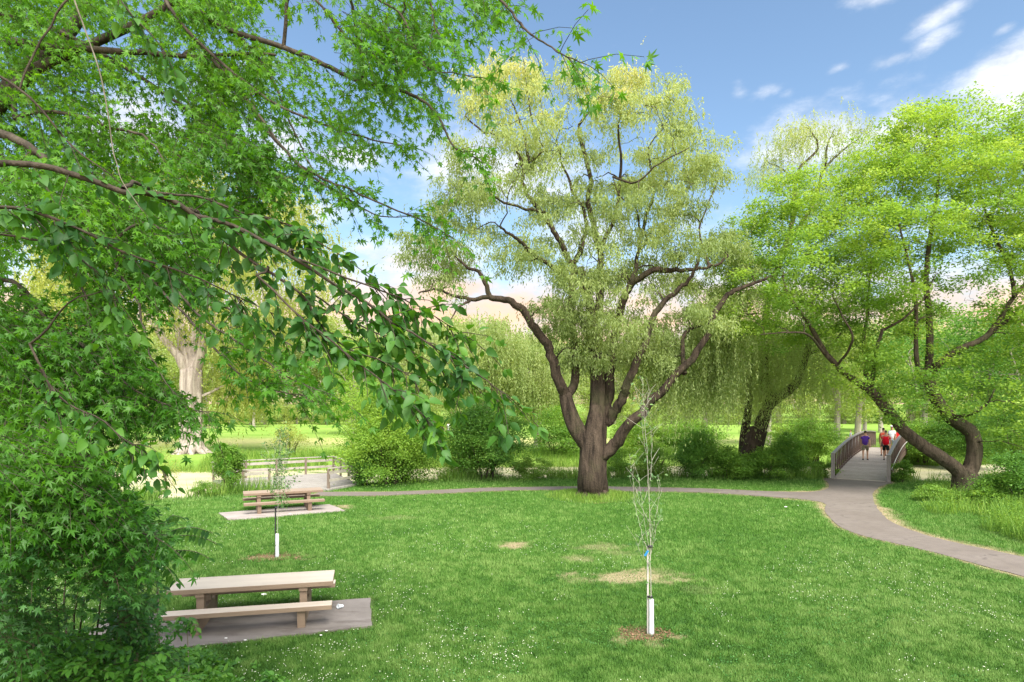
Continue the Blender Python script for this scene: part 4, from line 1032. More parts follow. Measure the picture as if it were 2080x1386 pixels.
# ---------------- the second willow by the bridge path
def second_willow():
    d0 = 35.6; base = W(1523, 972, d0); base[2] = -.25
    t = thing('willow_tree', 'leaning willow with hanging curtains of leaves behind the bushes left of the footbridge', 'tree', base)
    T = Tree(); lb = lambda p, r0, r1, **k: T.limb(PX(p, d0), r0, r1, **k)
    T.limb([base, *PX([(1524, 940), (1532, 900), (1541, 872)], d0)], .62, .50, 20, .12)
    T.limb([base + (-.5, .2, 0), *PX([(1508, 930), (1512, 880), (1520, 830), (1522, 760)], d0 + .5)], .30, .18, 12, .1)
    lb([(1541, 875), (1555, 835), (1580, 808), (1605, 792), (1625, 770), (1640, 720), (1650, 640)], .34, .14, sides=12, ridged=.1, wob=.1)
    lb([(1540, 875), (1552, 850), (1558, 800), (1548, 770), (1550, 700), (1560, 620), (1590, 520), (1615, 430), (1617, 370), (1630, 335), (1660, 300), (1650, 270)], .30, .03, sides=10, wob=.12)
    lb([(1590, 520), (1640, 440), (1663, 388), (1677, 343), (1717, 303), (1745, 282)], .14, .02, wob=.08)
    lb([(1677, 343), (1680, 300), (1695, 262)], .07, .02, wob=.06)
    lb([(1617, 370), (1590, 345), (1560, 330)], .06, .015, wob=.06)
    lb([(1640, 720), (1690, 700), (1720, 660)], .1, .03, wob=.08)
    lb([(1550, 700), (1490, 660), (1450, 640)], .12, .03, wob=.08)
    lb([(1548, 770), (1500, 720), (1440, 710)], .12, .03, wob=.08)
    top = clumps([(1535, 340), (1575, 275), (1640, 245), (1700, 238), (1765, 252), (1775, 300), (1740, 340), (1760, 380), (1690, 400), (1560, 400)], 44, d0, 3.0, .6)
    mid = clumps([(1460, 460), (1560, 400), (1740, 400), (1760, 560), (1720, 680), (1500, 700), (1450, 600)], 95, d0 + .5, 4.5, .6)
    cur = clumps([(1430, 650), (1690, 660), (1690, 760), (1560, 790), (1430, 760)], 100, d0 - .3, 3.2)
    cy_ = (YH - (cur[:, 2] - H) / cur[:, 1] * F)
    T.grow(np.concatenate([top, mid, cur]), .05, .18, 5)
    T.T.build('trunk', BK_WILLOW, t)
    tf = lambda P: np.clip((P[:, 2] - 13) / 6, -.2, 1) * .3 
    strands('crown', top, 44, (.45, .45, .35), (.3, 1.2), 10, .15, .26, M_WILLOW, t, tf)
    strands('crown', mid, 16, (.6, .6, .5), (.5, 1.8), 14, .15, .26, M_WILLOW, t, tf)
    strands('crown', cur, 22, (.6, .6, .4), (1.0, 3.4), 26, .15, .24, M_WILLOW2, t, lambda P: 0 * P[:, 0] + .05, spread=.12)
second_willow()

# ---------------- the tree leaning over the bridge end on the right
def right_tree():
    d0 = 28.6; base = W(1962, 1003, d0); base[2] = -.05
    t = thing('leaning_tree', 'twin-stemmed tree with bright fresh leaves, its left stem leaning across the footbridge', 'tree', base)
    T = Tree(); lb = lambda p, r0, r1, **k: T.limb(PX(p, d0), r0, r1, **k)
    T.limb([base + (0, 0, -.1), *PX([(1962, 985), (1960, 968), (1957, 955)], d0)], .60, .44, 24, .1, 6)
    root_flare(T.T, base, .48, 6, .5, .6)
    lb([(1958, 972), (1940, 950), (1905, 926), (1868, 902), (1834, 874), (1812, 845), (1792, 820), (1768, 793)], .32, .20, sides=16, ridged=.08, wob=.05)
    lb([(1768, 793), (1735, 772, -.3), (1709, 755, -.5), (1690, 735, -.7), (1676, 720, -.8), (1659, 688, -1), (1636, 652, -1.2), (1612, 620, -1.4), (1600, 600, -1.5), (1590, 560, -1.6)], .16, .05, sides=10, wob=.06)
    lb([(1768, 793), (1760, 765, .3), (1757, 730, .5), (1752, 690, .5), (1758, 640, .5), (1762, 595, .5), (1770, 530, .5)], .13, .04, sides=9, wob=.06)
    lb([(1770, 790, -.1), (1777, 730, -.8), (1789, 682, -1), (1795, 670, -1)], .10, .05, sides=8, wob=.05)
    lb([(1795, 670, -1), (1840, 640, -1.6), (1880, 600, -2.0), (1900, 560, -2.3)], .06, .02, wob=.05)
    lb([(1676, 720, -.8), (1640, 680, -2), (1590, 675, -2.6), (1545, 680, -3)], .06, .02, wob=.05)
    lb([(1700, 745, -.6), (1730, 690, -2), (1710, 640, -2.5), (1690, 600, -2.8)], .06, .02, wob=.06)
    lb([(1962, 965), (1976, 940), (1980, 915), (1976, 885), (1962, 868), (1932, 848), (1905, 815), (1889, 775), (1885, 748)], .34, .22, sides=16, ridged=.1, wob=.04)
    lb([(1886, 750), (1888, 700, .2), (1888, 630, .4), (1882, 560, .5), (1890, 480, .6), (1905, 400, .6), (1910, 330, .6), (1900, 260, .6)], .17, .03, sides=10, wob=.07)
    lb([(1880, 770), (1862, 735, -.5), (1861, 680, -.7), (1862, 628, -.9), (1850, 560, -1), (1830, 480, -1), (1810, 400, -1)], .12, .025, sides=9, wob=.07)
    lb([(1890, 765, .1), (1906, 741, -.4), (1949, 712, -.8), (2003, 688, -1), (2036, 648, -1), (2060, 605, -1), (2095, 560, -1), (2140, 480, -1)], .17, .05, sides=10, ridged=.06, wob=.05)
    lb([(2003, 688, -1), (2050, 650, .3), (2110, 620, 1), (2170, 560, 1)], .09, .03, wob=.05)
    lb([(2060, 605, -1), (2050, 540, 0), (2010, 460, .6), (1990, 380, 1), (2000, 300, 1)], .09, .02, wob=.06)
    lb([(1932, 848), (1975, 840, -1.5), (2005, 820, -2), (2020, 790, -2.4)], .08, .02, wob=.05)
    poly = [(1445, 560), (1470, 500), (1540, 420), (1570, 375), (1640, 365), (1690, 385), (1735, 345), (1780, 285), (1820, 245), (1870, 200), (1900, 225), (1960, 225), (2010, 212), (2080, 200), (2220, 200), (2330, 420), (2280, 700), (2120, 740), (1990, 640),
            (1900, 660), (1830, 680), (1760, 640), (1720, 690), (1640, 690), (1560, 700), (1490, 690), (1450, 640)]
    C = clumps(poly, 1300, d0, 5.6, .70); print('right clumps', len(C))
    cx = C[:, 0] / C[:, 1] * F + CX; cyy = YH - (C[:, 2] - H) / C[:, 1] * F
    hole = np.zeros(len(C), bool)
    for (hx, hy, ra, rb, pr) in ((1980, 600, 100, 45, .92), (1860, 470, 50, 30, .5), (1900, 340, 30, 25, .4), (1940, 540, 80, 30, .65), (1760, 450, 30, 25, .4), (1830, 610, 60, 30, .55), (2040, 640, 50, 40, .7), (1700, 590, 40, 25, .4)):
        hole |= (((cx - hx) / ra) ** 2 + ((cyy - hy) / rb) ** 2 < 1) & (RNG.random(len(C)) < pr)
    hole |= fbm(cx / 55, cyy / 40, seed=37) < .31
    C = C[~hole]
    low = clumps([(1850, 740), (1960, 700), (2100, 740), (2180, 800), (2150, 960), (2060, 940), (1990, 870), (1900, 830), (1860, 800)], 60, d0 - .5, 3.2, .5)
    low2 = clumps([(1640, 690), (1760, 690), (1850, 760), (1870, 860), (1800, 840), (1720, 770)], 26, d0 - .6, 2.2, .5)
    C = np.concatenate([C, low, low2])
    T.grow(C, .05, .08, 5, wob=.10)
    T.T.build('trunk', BK_DARK, t)
    # leaves in flat layered sprays
    C = C[~((C[:, 1] < d0 - 1.0) & (RNG.random(len(C)) < .30))]
    sub = (C[:, None] + RNG.normal(size=(len(C), 3, 3)) * (.48, .48, .28)).reshape(-1, 3)
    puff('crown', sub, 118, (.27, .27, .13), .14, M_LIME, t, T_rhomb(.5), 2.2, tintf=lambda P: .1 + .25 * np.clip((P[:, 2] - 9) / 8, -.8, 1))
right_tree()

# ---------------- the big grey cottonwood across the stream
def cottonwood():
    base = G(390, 921, .1); d0 = base[1]
    t = thing('cottonwood_tree', 'huge pale grey trunk with a flared foot and yellow green crown across the stream', 'tree', base)
    T = Tree(); lb = lambda p, r0, r1, **k: T.limb(PX(p, d0), r0, r1, **k)
    T.limb([base + (0, 0, -.3), *PX([(390, 912), (390, 895), (389, 860), (389, 800), (390, 752)], d0)], 1.02, .80, 40, .10, 6, power=.35)
    root_flare(T.T, base, .95, 10, 1.0, .8)
    lb([(385, 765), (366, 735, -.3), (350, 712, -.5), (333, 690, -.7), (318, 668, -.8), (295, 620, -1), (270, 560, -1), (250, 480, -1)], .42, .08, sides=14, ridged=.08, wob=.1)
    lb([(386, 755), (378, 715, .3), (370, 670, .4), (360, 640, .5), (350, 580, .5), (355, 500, .5), (340, 420, .5)], .62, .08, sides=16, ridged=.08, wob=.1)
    lb([(392, 755), (394, 700, .5), (398, 640, 1), (410, 570, 1.5), (440, 480, 2), (450, 400, 2)], .50, .07, sides=14, ridged=.08, wob=.1)
    lb([(396, 770), (412, 705, -.3), (425, 640, -.5), (470, 560, -1), (530, 480, -1), (570, 430, -1)], .40, .06, sides=12, ridged=.08, wob=.1)
    lb([(398, 810), (430, 797), (459, 779), (480, 764)], .14, .03, sides=8, wob=.08)
    poly = [(60, 420), (180, 350), (330, 325), (450, 330), (520, 350), (600, 392), (640, 430), (682, 480), (700, 560), (660, 640), (560, 690), (470, 690), (330, 660), (200, 660), (80, 600)]
    C = clumps(poly, 330, d0, 9.5, 1.0)
    low = clumps([(400, 740), (520, 700), (560, 780), (500, 830), (420, 810)], 30, d0 + 1, 3.0)
    T.grow(np.concatenate([C, low]), .07, .15, 5)
    T.T.build('trunk', BK_GREY, t)
    strands('crown', np.concatenate([C, low]), 40, (.9, .9, .7), (.4, 1.8), 9, .22, .42, M_COTTON, t)
cottonwood()

# ---------------- bushes
def bush(name, label, base, w, h, n, per, leaf, mat, group='bushes along the stream', stems=6, sig=None, T=None, up=.8, z0=.12, tintf=None, dp=None, cat='bush'):
    t = thing(name, label, cat, base, group); base = np.array(base, float); dp = dp or w
    u = rand_dirs(n) * (RNG.random(n) ** .4)[:, None]
    prof = np.array((w / 2, dp / 2, h / 2)); C = base + (0, 0, h * (.5 + z0 / 2)) + u * prof
    C[:, :2] = base[:2] + (C[:, :2] - base[:2]) * (1 - .45 * np.clip((C[:, 2:3] - base[2]) / h - .45, 0, 1) * 1.2)
    C[:, 2] += (fbm(C[:, 0] * 1.3, C[:, 1] * 1.3, seed=5) - .5) * h * .6; C[:, 2] = np.maximum(C[:, 2], base[2] + .08)
    Tr = Tree()
    for k in range(stems):
        a = RNG.random() * 2 * PI; o = np.array((math.cos(a), math.sin(a), 0))
        Tr.limb([base + o * .12 * w * RNG.random() - (0, 0, .25), base + o * w * .12 + (0, 0, h * .25), base + o * w * .24 + (0, 0, h * .5)], .018 * h, .008 * h, 6, wob=.05)
    Tr.grow(C, .02, .1, 4, rt=.004); Tr.T.build('stems', BK_DARK, t)
    s = sig or (w * .09, dp * .09, h * .05)
    puff('foliage', C, int(per * 1.7), s, leaf * 1.25, mat, t, T, up, tintf=tintf)
    return t
def PG(px, py): return tuple(G(px, py))
def at(px, d, z=0.0): return ((px - CX) / F * d, d, z)
bush('leafy_bush', 'large round light green bush right of the wooden deck', at(795, 32.2, -.1), 5.0, 4.5, 190, 180, .085, M_BUSH, stems=9, tintf=lambda P: .32 + .35 * np.clip(P[:, 2] / 4, 0, 1))
bush('leafy_bush', 'low dark bush against the right corner post of the wooden deck', at(738, 31.3, 0), 1.5, 1.7, 45, 110, .075, M_DENSE)
bush('leafy_bush', 'dark green bush with thin dark stems between the round bush and the great willow', at(985, 33.8, -.1), 4.7, 3.5, 150, 150, .085, M_DENSE, stems=8, z0=.35)
bush('leafy_bush', 'taller loose bush standing behind the dark bush left of the great willow', at(945, 36.5, -.9), 3.0, 4.3, 80, 110, .09, M_BUSH)
bush('leafy_bush', 'pale hazy low bush just left of the great willow trunk', at(1085, 34.2, -.1), 2.2, 1.2, 45, 120, .06, M_WEED)
bush('leafy_bush', 'small bright shrub at the left end of the wooden deck', at(462, 28.6, 0), 1.55, 2.0, 60, 110, .07, M_BUSH, tintf=lambda P: .25 * np.clip(P[:, 2] / 2, 0, 1))
bush('leafy_bush', 'very small dark shrub at the water edge left of the deck shrub', at(322, 26.9, 0), 1.0, .6, 16, 50, .05, M_DENSE)
bush('leafy_bush', 'low bank shrub between the small dark shrub and the deck shrub', at(415, 27.6, 0), 1.1, .6, 18, 50, .05, M_BUSH)
bush('leafy_bush', 'airy silvery seedling shrub rising in front of the water left of the deck', at(343, 27.2, 0), 1.0, 2.4, 34, 20, .05, M_COTTON, stems=4)
bush('leafy_bush', 'bush right behind the great willow trunk at the water', at(1255, 35.0, -.2), 2.4, 1.7, 40, 100, .07, M_BUSH)
bush('leafy_bush', 'feathery bush under the low limb of the great willow', at(1330, 35.0, -.2), 2.2, 2.2, 55, 90, .07, M_WEED)
bush('leafy_bush', 'dark rounded bush midway between the two willow trunks', at(1415, 34.8, -.1), 2.6, 2.6, 80, 120, .08, M_DENSE)
bush('leafy_bush', 'low dense bush at the foot of the leaning willow, left side', at(1482, 34.2, -.05), 2.6, 1.8, 70, 90, .08, M_BUSH)
bush('leafy_bush', 'dark bush at the foot of the leaning willow, right side', at(1552, 34.2, -.05), 2.4, 1.5, 60, 90, .08, M_BUSH)
bush('leafy_bush', 'dark round-topped bush left of the gap of green water near the bridge', at(1603, 34.6, -.1), 2.0, 2.3, 60, 120, .08, M_DENSE)
bush('leafy_bush', 'small shrub against the left post of the footbridge', at(1672, 34.6, -.2), 1.3, 1.1, 30, 100, .06, M_BUSH)
bush('leafy_bush', 'small green shrub at the foot of the right bridge post', at(1832, 32.6, -.1), 1.0, 1.1, 30, 110, .055, M_BUSH)
bush('leafy_bush', 'bright bush beyond the water at the left side of the footbridge', at(1650, 45.5, -.1), 4.0, 2.9, 80, 120, .10, M_BUSH, tintf=lambda P: .2)
bush('leafy_bush', 'bright rounded bush beyond the bridge rail, left of the purple shirt', at(1600, 48, 0), 3.4, 2.4, 60, 110, .10, M_LIME)
bush('leafy_bush', 'green bush across the water right of the footbridge arch', at(1880, 47, -.1), 4.4, 2.8, 90, 120, .10, M_BUSH)
bush('leafy_bush', 'wide dark green bush across the water behind the leaning tree', at(1985, 44, -.2), 5.0, 4.2, 120, 130, .10, M_DENSE)
bush('leafy_bush', 'tall green bush at the right edge behind the leaning tree', at(2085, 38, -.2), 4.6, 4.6, 120, 130, .09, M_DENSE)
bush('leafy_bush', 'leafy sapling clump growing round the foot of the leaning tree', at(2012, 25.0, 0), 1.7, 1.0, 40, 110, .07, M_BUSH)
bush('leafy_bush', 'dark weedy bush right of the leaning tree foot at the picture edge', at(2062, 24.6, 0), 2.2, 1.9, 60, 120, .07, M_DENSE)
bush('leafy_bush', 'loose weedy bush with reddish stems left of the leaning tree foot', at(1900, 26.0, 0), 1.5, .7, 30, 80, .06, M_WEED)
bush('leafy_bush', 'far bank bush seen through the gap left of the great willow', at(1130, 50, 0), 5.0, 3.4, 80, 110, .12, M_BUSH)
bush('leafy_bush', 'far bank bush seen just right of the great willow trunk', at(1300, 51, 0), 5.0, 2.8, 80, 110, .12, M_LIME)
bush('leafy_bush', 'far bank bush between the great willow and the leaning willow', at(1400, 52, 0), 5.5, 2.6, 80, 110, .12, M_BUSH)
bush('leafy_bush', 'low pale green far bank bush behind the round bush', at(880, 50, 0), 4.0, 2.0, 60, 110, .10, M_BUSH)
bush('leafy_bush', 'willowy far bank seedling clump above the deck railing', at(590, 47.5, 0), 2.6, 2.4, 40, 40, .10, M_COTTON)

# tall weeds and bank grass: nobody could count them
def weeds(name, label, X, Y, h, mat, w=.012, cat='weeds', leafy=.0, lmat=None, zoff=-.02):
    n = len(X); Z = ground_z(X, Y) + zoff; P = np.stack([X, Y, Z], -1)
    A = rand_dirs(n) * (.38, .38, 0) + (0, 0, 1)
    o = leafcloud(name, (np.array([(-.5, 0, 0), (.5, 0, 0), (.35, .55, .03), (0, 1, .16), (-.35, .55, .03)]), np.array([(0, 1, 2), (0, 2, 4), (4, 2, 3)])), P, A, rand_dirs(n) * (1, 1, .1), h, mat, None, WS=np.full(n, w) * RNG.uniform(.6, 1.5, n))
    tag(o, label, cat, kind='stuff')
M_REED = leaf_mat('bank_grass_blade', (.10, .21, .03), (.20, .34, .05), (.36, .46, .12), .35, .5)
def band(n, x0, x1, f0, f1):
    X = RNG.uniform(x0, x1, n); t = RNG.random(n); return X, f0(X) * (1 - t) + f1(X) * t
X, Y = band(52000, -45, 40, lambda x: bank_far(x) - 4.4, lambda x: bank_far(x) + .8)
k = fbm(X * .4, Y * .4, seed=91) > .40; X, Y = X[k], Y[k]
weeds('bank_grass', 'tall bright grass along the far bank of the stream', X, Y, RNG.uniform(.25, .8, len(X)), M_REED, .03, 'grass')
X, Y = band(42000, -20, 30, lambda x: bank_near(x) - .35, lambda x: bank_near(x) + 1.5)
k = (fbm(X * .7, Y * .7, seed=92) > .44) & ~in_poly(X, Y, DECK) & ~in_poly(X, Y, PATH_S) & ~((X > 16.5) & (X < 20)); X, Y = X[k], Y[k]
weeds('bank_weeds', 'tall weeds along the near bank of the stream', X, Y, RNG.uniform(.25, 1.0, len(X)) ** 1.2, M_WEED, .022)
def weed_leaves(name, label, X, Y, h, leaf, mat, T=None):
    n = len(X); P = np.stack([X, Y, ground_z(X, Y) + h], -1)
    o = leafcloud(name, T or T_ovate(.5), P, rand_dirs(n, -.2), rand_dirs(n, 1.1), leaf * RNG.uniform(.6, 1.3, n), mat, None); tag(o, label, 'weeds', kind='stuff')
q_ = sample_poly([(1850, 1010), (1880, 985), (2200, 985), (2330, 1090), (2300, 1150), (2080, 1105), (1960, 1062), (1880, 1040)], 34000); dq = H * F / (q_[:, 1] - YH); X = (q_[:, 0] - CX) / F * dq; Y = dq
k = (fbm(X * .8, Y * .8, seed=95) > .38); X, Y = X[k], Y[k]; hm = np.interp((X / Y * F + CX), [1850, 1900, 2100], [.2, .7, 1.0])
weeds('bank_weeds', 'tall weeds and grass around the foot of the leaning tree', X[:11000], Y[:11000], RNG.uniform(.2, .9, len(X[:11000])) * hm[:11000], M_WEED, .02)
weed_leaves('weed_leaves', 'leafy undergrowth around the foot of the leaning tree', X[11000:], Y[11000:], RNG.random(len(X[11000:])) ** 1.3 * .75 * hm[11000:], .065, M_BUSH)
X, Y = band(9000, -17, 28, lambda x: bank_near(x) + .1, lambda x: bank_near(x) + 1.3); k = ~in_poly(X, Y, DECK) & ~((X > 16.3) & (X < 20.2)) & (fbm(X * .6, Y * .6, seed=96) > .48); X, Y = X[k], Y[k]
weed_leaves('weed_leaves', 'low leafy plants with the weeds on the near bank', X, Y, RNG.random(len(X)) * .7, .07, M_BUSH)
b0 = G(1203, 1008); a_ = RNG.random(9000) * 2 * PI; r_ = .55 + RNG.random(9000) ** 1.8 * 1.5
weeds('unmown_grass', 'longer unmown grass ringing the foot of the great willow', b0[0] + r_ * np.cos(a_), b0[1] + r_ * np.sin(a_), RNG.uniform(.10, .34, 9000) * np.clip(1.5 - r_ * .5, .3, 1), M_REED, .016, 'grass')

# ---------------- background trees
def proto(kind):
    """a tree about 16 m tall standing at the origin, as (trunk mesh object, crown mesh object)"""
    T = Tree(); hz = 16.0
    if kind == 'broad':
        C = rand_dirs(90) * (RNG.random(90) ** .35)[:, None] * (5.6, 5.6, 5.6) + (0, 0, 9.6)
    elif kind == 'tall':
        C = rand_dirs(80) * (RNG.random(80) ** .35)[:, None] * (3.9, 3.9, 6.4) + (0, 0, 9.0)
    elif kind == 'weeping':
        C = rand_dirs(90) * (RNG.random(90) ** .35)[:, None] * (5.5, 5.5, 4.6) + (0, 0, 10.6)
    else:
        C = rand_dirs(60) * (RNG.random(60) ** .4)[:, None] * (5.5, 4.5, 5.0) + (0, 0, 7.5)
    C = C + RNG.normal(size=C.shape) * .5
    T.limb([(0, 0, -.5), (.1, 0, 2), (.2, .1, 5), (.1, .3, 8)], .42, .25, 10, .08)
    for k in range(4):
        a = k * 1.6 + RNG.random(); T.limb([(.1, .1, 3.6 + k * .8), (math.cos(a) * 1.3, math.sin(a) * 1.3, 6.5 + k * .6), (math.cos(a) * 2.4, math.sin(a) * 2.4, 10)], .2, .07, 7, wob=.1)
    T.grow(C, .07, .1, 4, rt=.02)
    tr = T.T.build('trunk', BK_GREY)
    if kind == 'weeping': cr = strands('crown', C, 44, (.8, .8, .6), (.8, 4.2), 12, .30, .40, M_WILLOW2, None, spread=.16)
    else: cr = puff('crown', C, 120, (.78, .78, .6), .30, M_FARLEAF if kind != 'scrub' else M_FARLEAF2, None, T_rhomb(.62), .9)
    ms = (tr.data, cr.data); bpy.data.objects.remove(tr); bpy.data.objects.remove(cr); return ms
PROTO = {k: proto(k) for k in ('broad', 'tall', 'weeping', 'scrub')}
PROTO['broad2'] = proto('broad'); PROTO['tall2'] = proto('tall')
def bg_tree(kind, px, d, h, label, group, z=.1, wide=1.0, name='tree', cmat=None, rz=None):
    tm, cm = PROTO[kind]; s = h / 16.0
    t = thing(name, label, 'tree', at(px, d, z), group, RNG.random() * 6.28 if rz is None else rz)
    t.scale = (s * wide, s * wide, s)
    for nm, me in (('trunk', tm), ('crown', cm)):
        o = bpy.data.objects.new(nm, me); COL.objects.link(o); o.parent = t
        if nm == 'crown' and cmat: o.material_slots[0].link = 'OBJECT'; o.material_slots[0].material = cmat
    return t
def zone(px): return 'behind the big grey trunk' if px < 480 else 'above the wooden deck' if px < 1150 else 'between the two willow trunks' if px < 1500 else 'behind the footbridge' if px < 1850 else 'at the right edge'
i = 0
for px in np.arange(-150, 2330, 62):
    i += 1; kind = ['broad', 'tall', 'broad2', 'scrub', 'tall2'][int(RNG.integers(0, 5))]; d = 128 + RNG.uniform(-8, 14); h = RNG.uniform(12, 19) * (1.3 if (px < 1000 or px > 1500) else 1.0)
    bg_tree(kind, px + RNG.uniform(-20, 20), d, h, 'pale green tree in the treeline past the field, ' + zone(px), 'trees of the far treeline, ' + zone(px), .2, 1.1)
for px in np.arange(-200, 2380, 88):
    kind = ['broad', 'tall', 'broad2', 'tall2'][int(RNG.integers(0, 4))]; d = 158 + RNG.uniform(-6, 14); h = RNG.uniform(15, 23)
    bg_tree(kind, px + RNG.uniform(-30, 30), d, h * (1.2 if (px < 1000 or px > 1500) else .95), 'taller tree in the back row of the treeline, ' + zone(px), 'back row trees, ' + zone(px), .2, 1.15)
for px in np.arange(-80, 2200, 36):
    d = 118 + RNG.uniform(-3, 5); h = RNG.uniform(4.5, 8.5)
    bg_tree('scrub', px + RNG.uniform(-15, 15), d, h, 'low scrubby bush at the far field edge, ' + zone(px), 'scrub at the field edge, ' + zone(px), -.6, 1.5, 'field_edge_bush', M_FARLEAF if int(px) % 3 else M_FARLEAF2)['category'] = 'bush'
# nearer individuals
bg_tree('weeping', 985, 49, 11.5, 'weeping willow curtain across the stream left of the great willow', None, 0, .92, 'weeping_willow')
bg_tree('weeping', 1090, 54, 10.5, 'yellow green weeping willow right behind the great willow, left of its trunk', None, 0, .9, 'weeping_willow')
bg_tree('weeping', 860, 62, 12.5, 'weeping willow above the round bush, partly behind the oval leaves', None, 0, 1.0, 'weeping_willow')
bg_tree('weeping', 1435, 58, 12, 'weeping willow in the gap right of the great willow', None, 0, .8, 'weeping_willow')
bg_tree('broad', 720, 78, 13, 'rounded bright tree above the far end of the deck', None, .1, 1.0, 'field_tree', M_LIME)
bg_tree('broad2', 1560, 60, 13, 'rounded tree far behind the leaning willow', None, .1, .9, 'field_tree', M_FARLEAF)
bg_tree('tall', 516, 102, 11, 'small young tree with a thin straight trunk in the far field', None, .1, .9, 'field_tree', M_COTTON)
bg_tree('broad', 1699, 72, 14, 'field tree with a thick tan trunk left of the bridge top', None, .1, 1.0, 'field_tree', M_FARLEAF)
bg_tree('tall2', 1742, 76, 14, 'field tree with a pale trunk directly above the bridge rail', None, .1, 1.1, 'field_tree', M_FARLEAF)
bg_tree('tall', 1756, 92, 12, 'slender field tree behind the bridge with a very thin trunk', None, .1, 1.0, 'field_tree', M_FARLEAF)
bg_tree('broad2', 1880, 62, 14, 'dense green tree behind the right stem of the leaning tree', None, .0, 1.0, 'stream_tree', M_DENSE)
bg_tree('broad', 1985, 52, 13, 'dark green tree across the stream at the right', None, .0, .95, 'stream_tree', M_DENSE)
bg_tree('broad2', 2110, 47, 12.5, 'dark green tree cut off by the right edge of the picture', None, .0, .95, 'stream_tree', M_DENSE)
bg_tree('broad', 1790, 84, 13, 'soft green tree beyond the bridge and its walkers', None, .1, 1.0, 'field_tree', M_FARLEAF)
bg_tree('broad', 150, 66, 18, 'broad pale tree left of the big grey trunk, mostly behind the maple leaves', None, .1, 1.0, 'field_tree', M_FARLEAF)
bg_tree('tall2', 250, 95, 16, 'pale tree farther back left of the big grey trunk', None, .1, 1.2, 'field_tree', M_FARLEAF)

# ============================================================ the near trees on the left
def twigs(S, D, L, K, T, leaf, mat, parent, name='leaves', droop=.35, tube=None, spread=.9, hang=.35, tint=None, r=.0022, up=1.0):
    """leafy twigs: starts S, directions D, lengths L, K nodes with a pair of leaves each"""
    n = len(S); D = norm(D); L = np.broadcast_to(L, (n,)); u = (np.arange(K) + .6) / K
    P = S[:, None] + D[:, None] * (L[:, None] * u[None])[..., None] + np.array((0, 0, -1.0)) * (droop * L[:, None] * u[None] ** 2)[..., None]
    side = norm(np.cross(D, RNG.normal(size=(n, 3)) * .35 + (0, 0, 1)))
    Pa, Aa = [], []
    for s in (-1, 1):
        A = D[:, None] * .55 + s * side[:, None] * spread + np.array((0, 0, -hang)) + RNG.normal(size=P.shape) * .30
        Pa.append(P + norm(A) * leaf * .22 + RNG.normal(size=P.shape) * .008); Aa.append(A)
    Pa.append(P[:, -1:] + 0); Aa.append(D[:, None] + RNG.normal(size=(n, 1, 3)) * .2 + (0, 0, -hang))
    P2 = np.concatenate([p.reshape(-1, 3) for p in Pa]); A2 = np.concatenate([a.reshape(-1, 3) for a in Aa]); m = len(P2)
    ti = RNG.random(m) if tint is None else np.clip(tint(P2) + .6 * (RNG.random(m) - .5), 0, 1)
    o = leafcloud(name, T, P2, A2, rand_dirs(m, up * 1.8), leaf * (.45 + .8 * RNG.random(m) ** .8), mat, parent, ti)
    if tube is not None:
        for i in range(n):
            q = np.vstack([S[i], P[i][::2], P[i][-1]]); tube.add(q, np.linspace(r * 1.3, r * .6, len(q)), 3, cap=False)
    return o
GAPS = [([(220, 590), (430, 590), (450, 770), (290, 770)], .93), ([(275, 1130), (450, 1130), (450, 1310), (280, 1310)], .85), ([(360, 850), (330, 930), (420, 930), (430, 850)], 1.0), ([(200, 870), (430, 850), (430, 1065), (260, 1060), (190, 960)], .93), ([(450, 660), (700, 560), (760, 700), (680, 760)], .45), ([(590, 330), (720, 420), (700, 520), (600, 470)], .8)]
def thin(S, D):
    px = S[:, 0] / S[:, 1] * F + CX; py = YH - (S[:, 2] - H) / S[:, 1] * F; k = np.ones(len(S), bool)
    for g, p in GAPS: k &= ~(in_poly(px, py, g) & (RNG.random(len(S)) < p))
    return S[k], D[k]
def region(poly, n, d0, d1, hole=None, seed=3, scale=70., bias=.5, fade=None):
    q = sample_poly(poly, n * 2); v = fbm(q[:, 0] / scale, q[:, 1] / scale, seed=seed, oct=3)
    q = q[v > bias - .5 + .42][:n]; d = RNG.uniform(d0, d1, len(q))
    return np.stack([(q[:, 0] - CX) / F * d, d, H - (q[:, 1] - YH) / F * d], -1)
def along(c, n, side=.4, fwd=1.0, down=.15):
    """random starts and directions along a branch"""
    i = RNG.integers(1, len(c) - 1, n); f = RNG.random(n)[:, None]; S = c[i] * (1 - f) + c[i + 1] * f if len(c) > 2 else c[i]
    tg = norm(c[i + 1] - c[i]); D = tg * fwd + RNG.normal(size=(n, 3)) * side + (0, 0, -down); return S, D

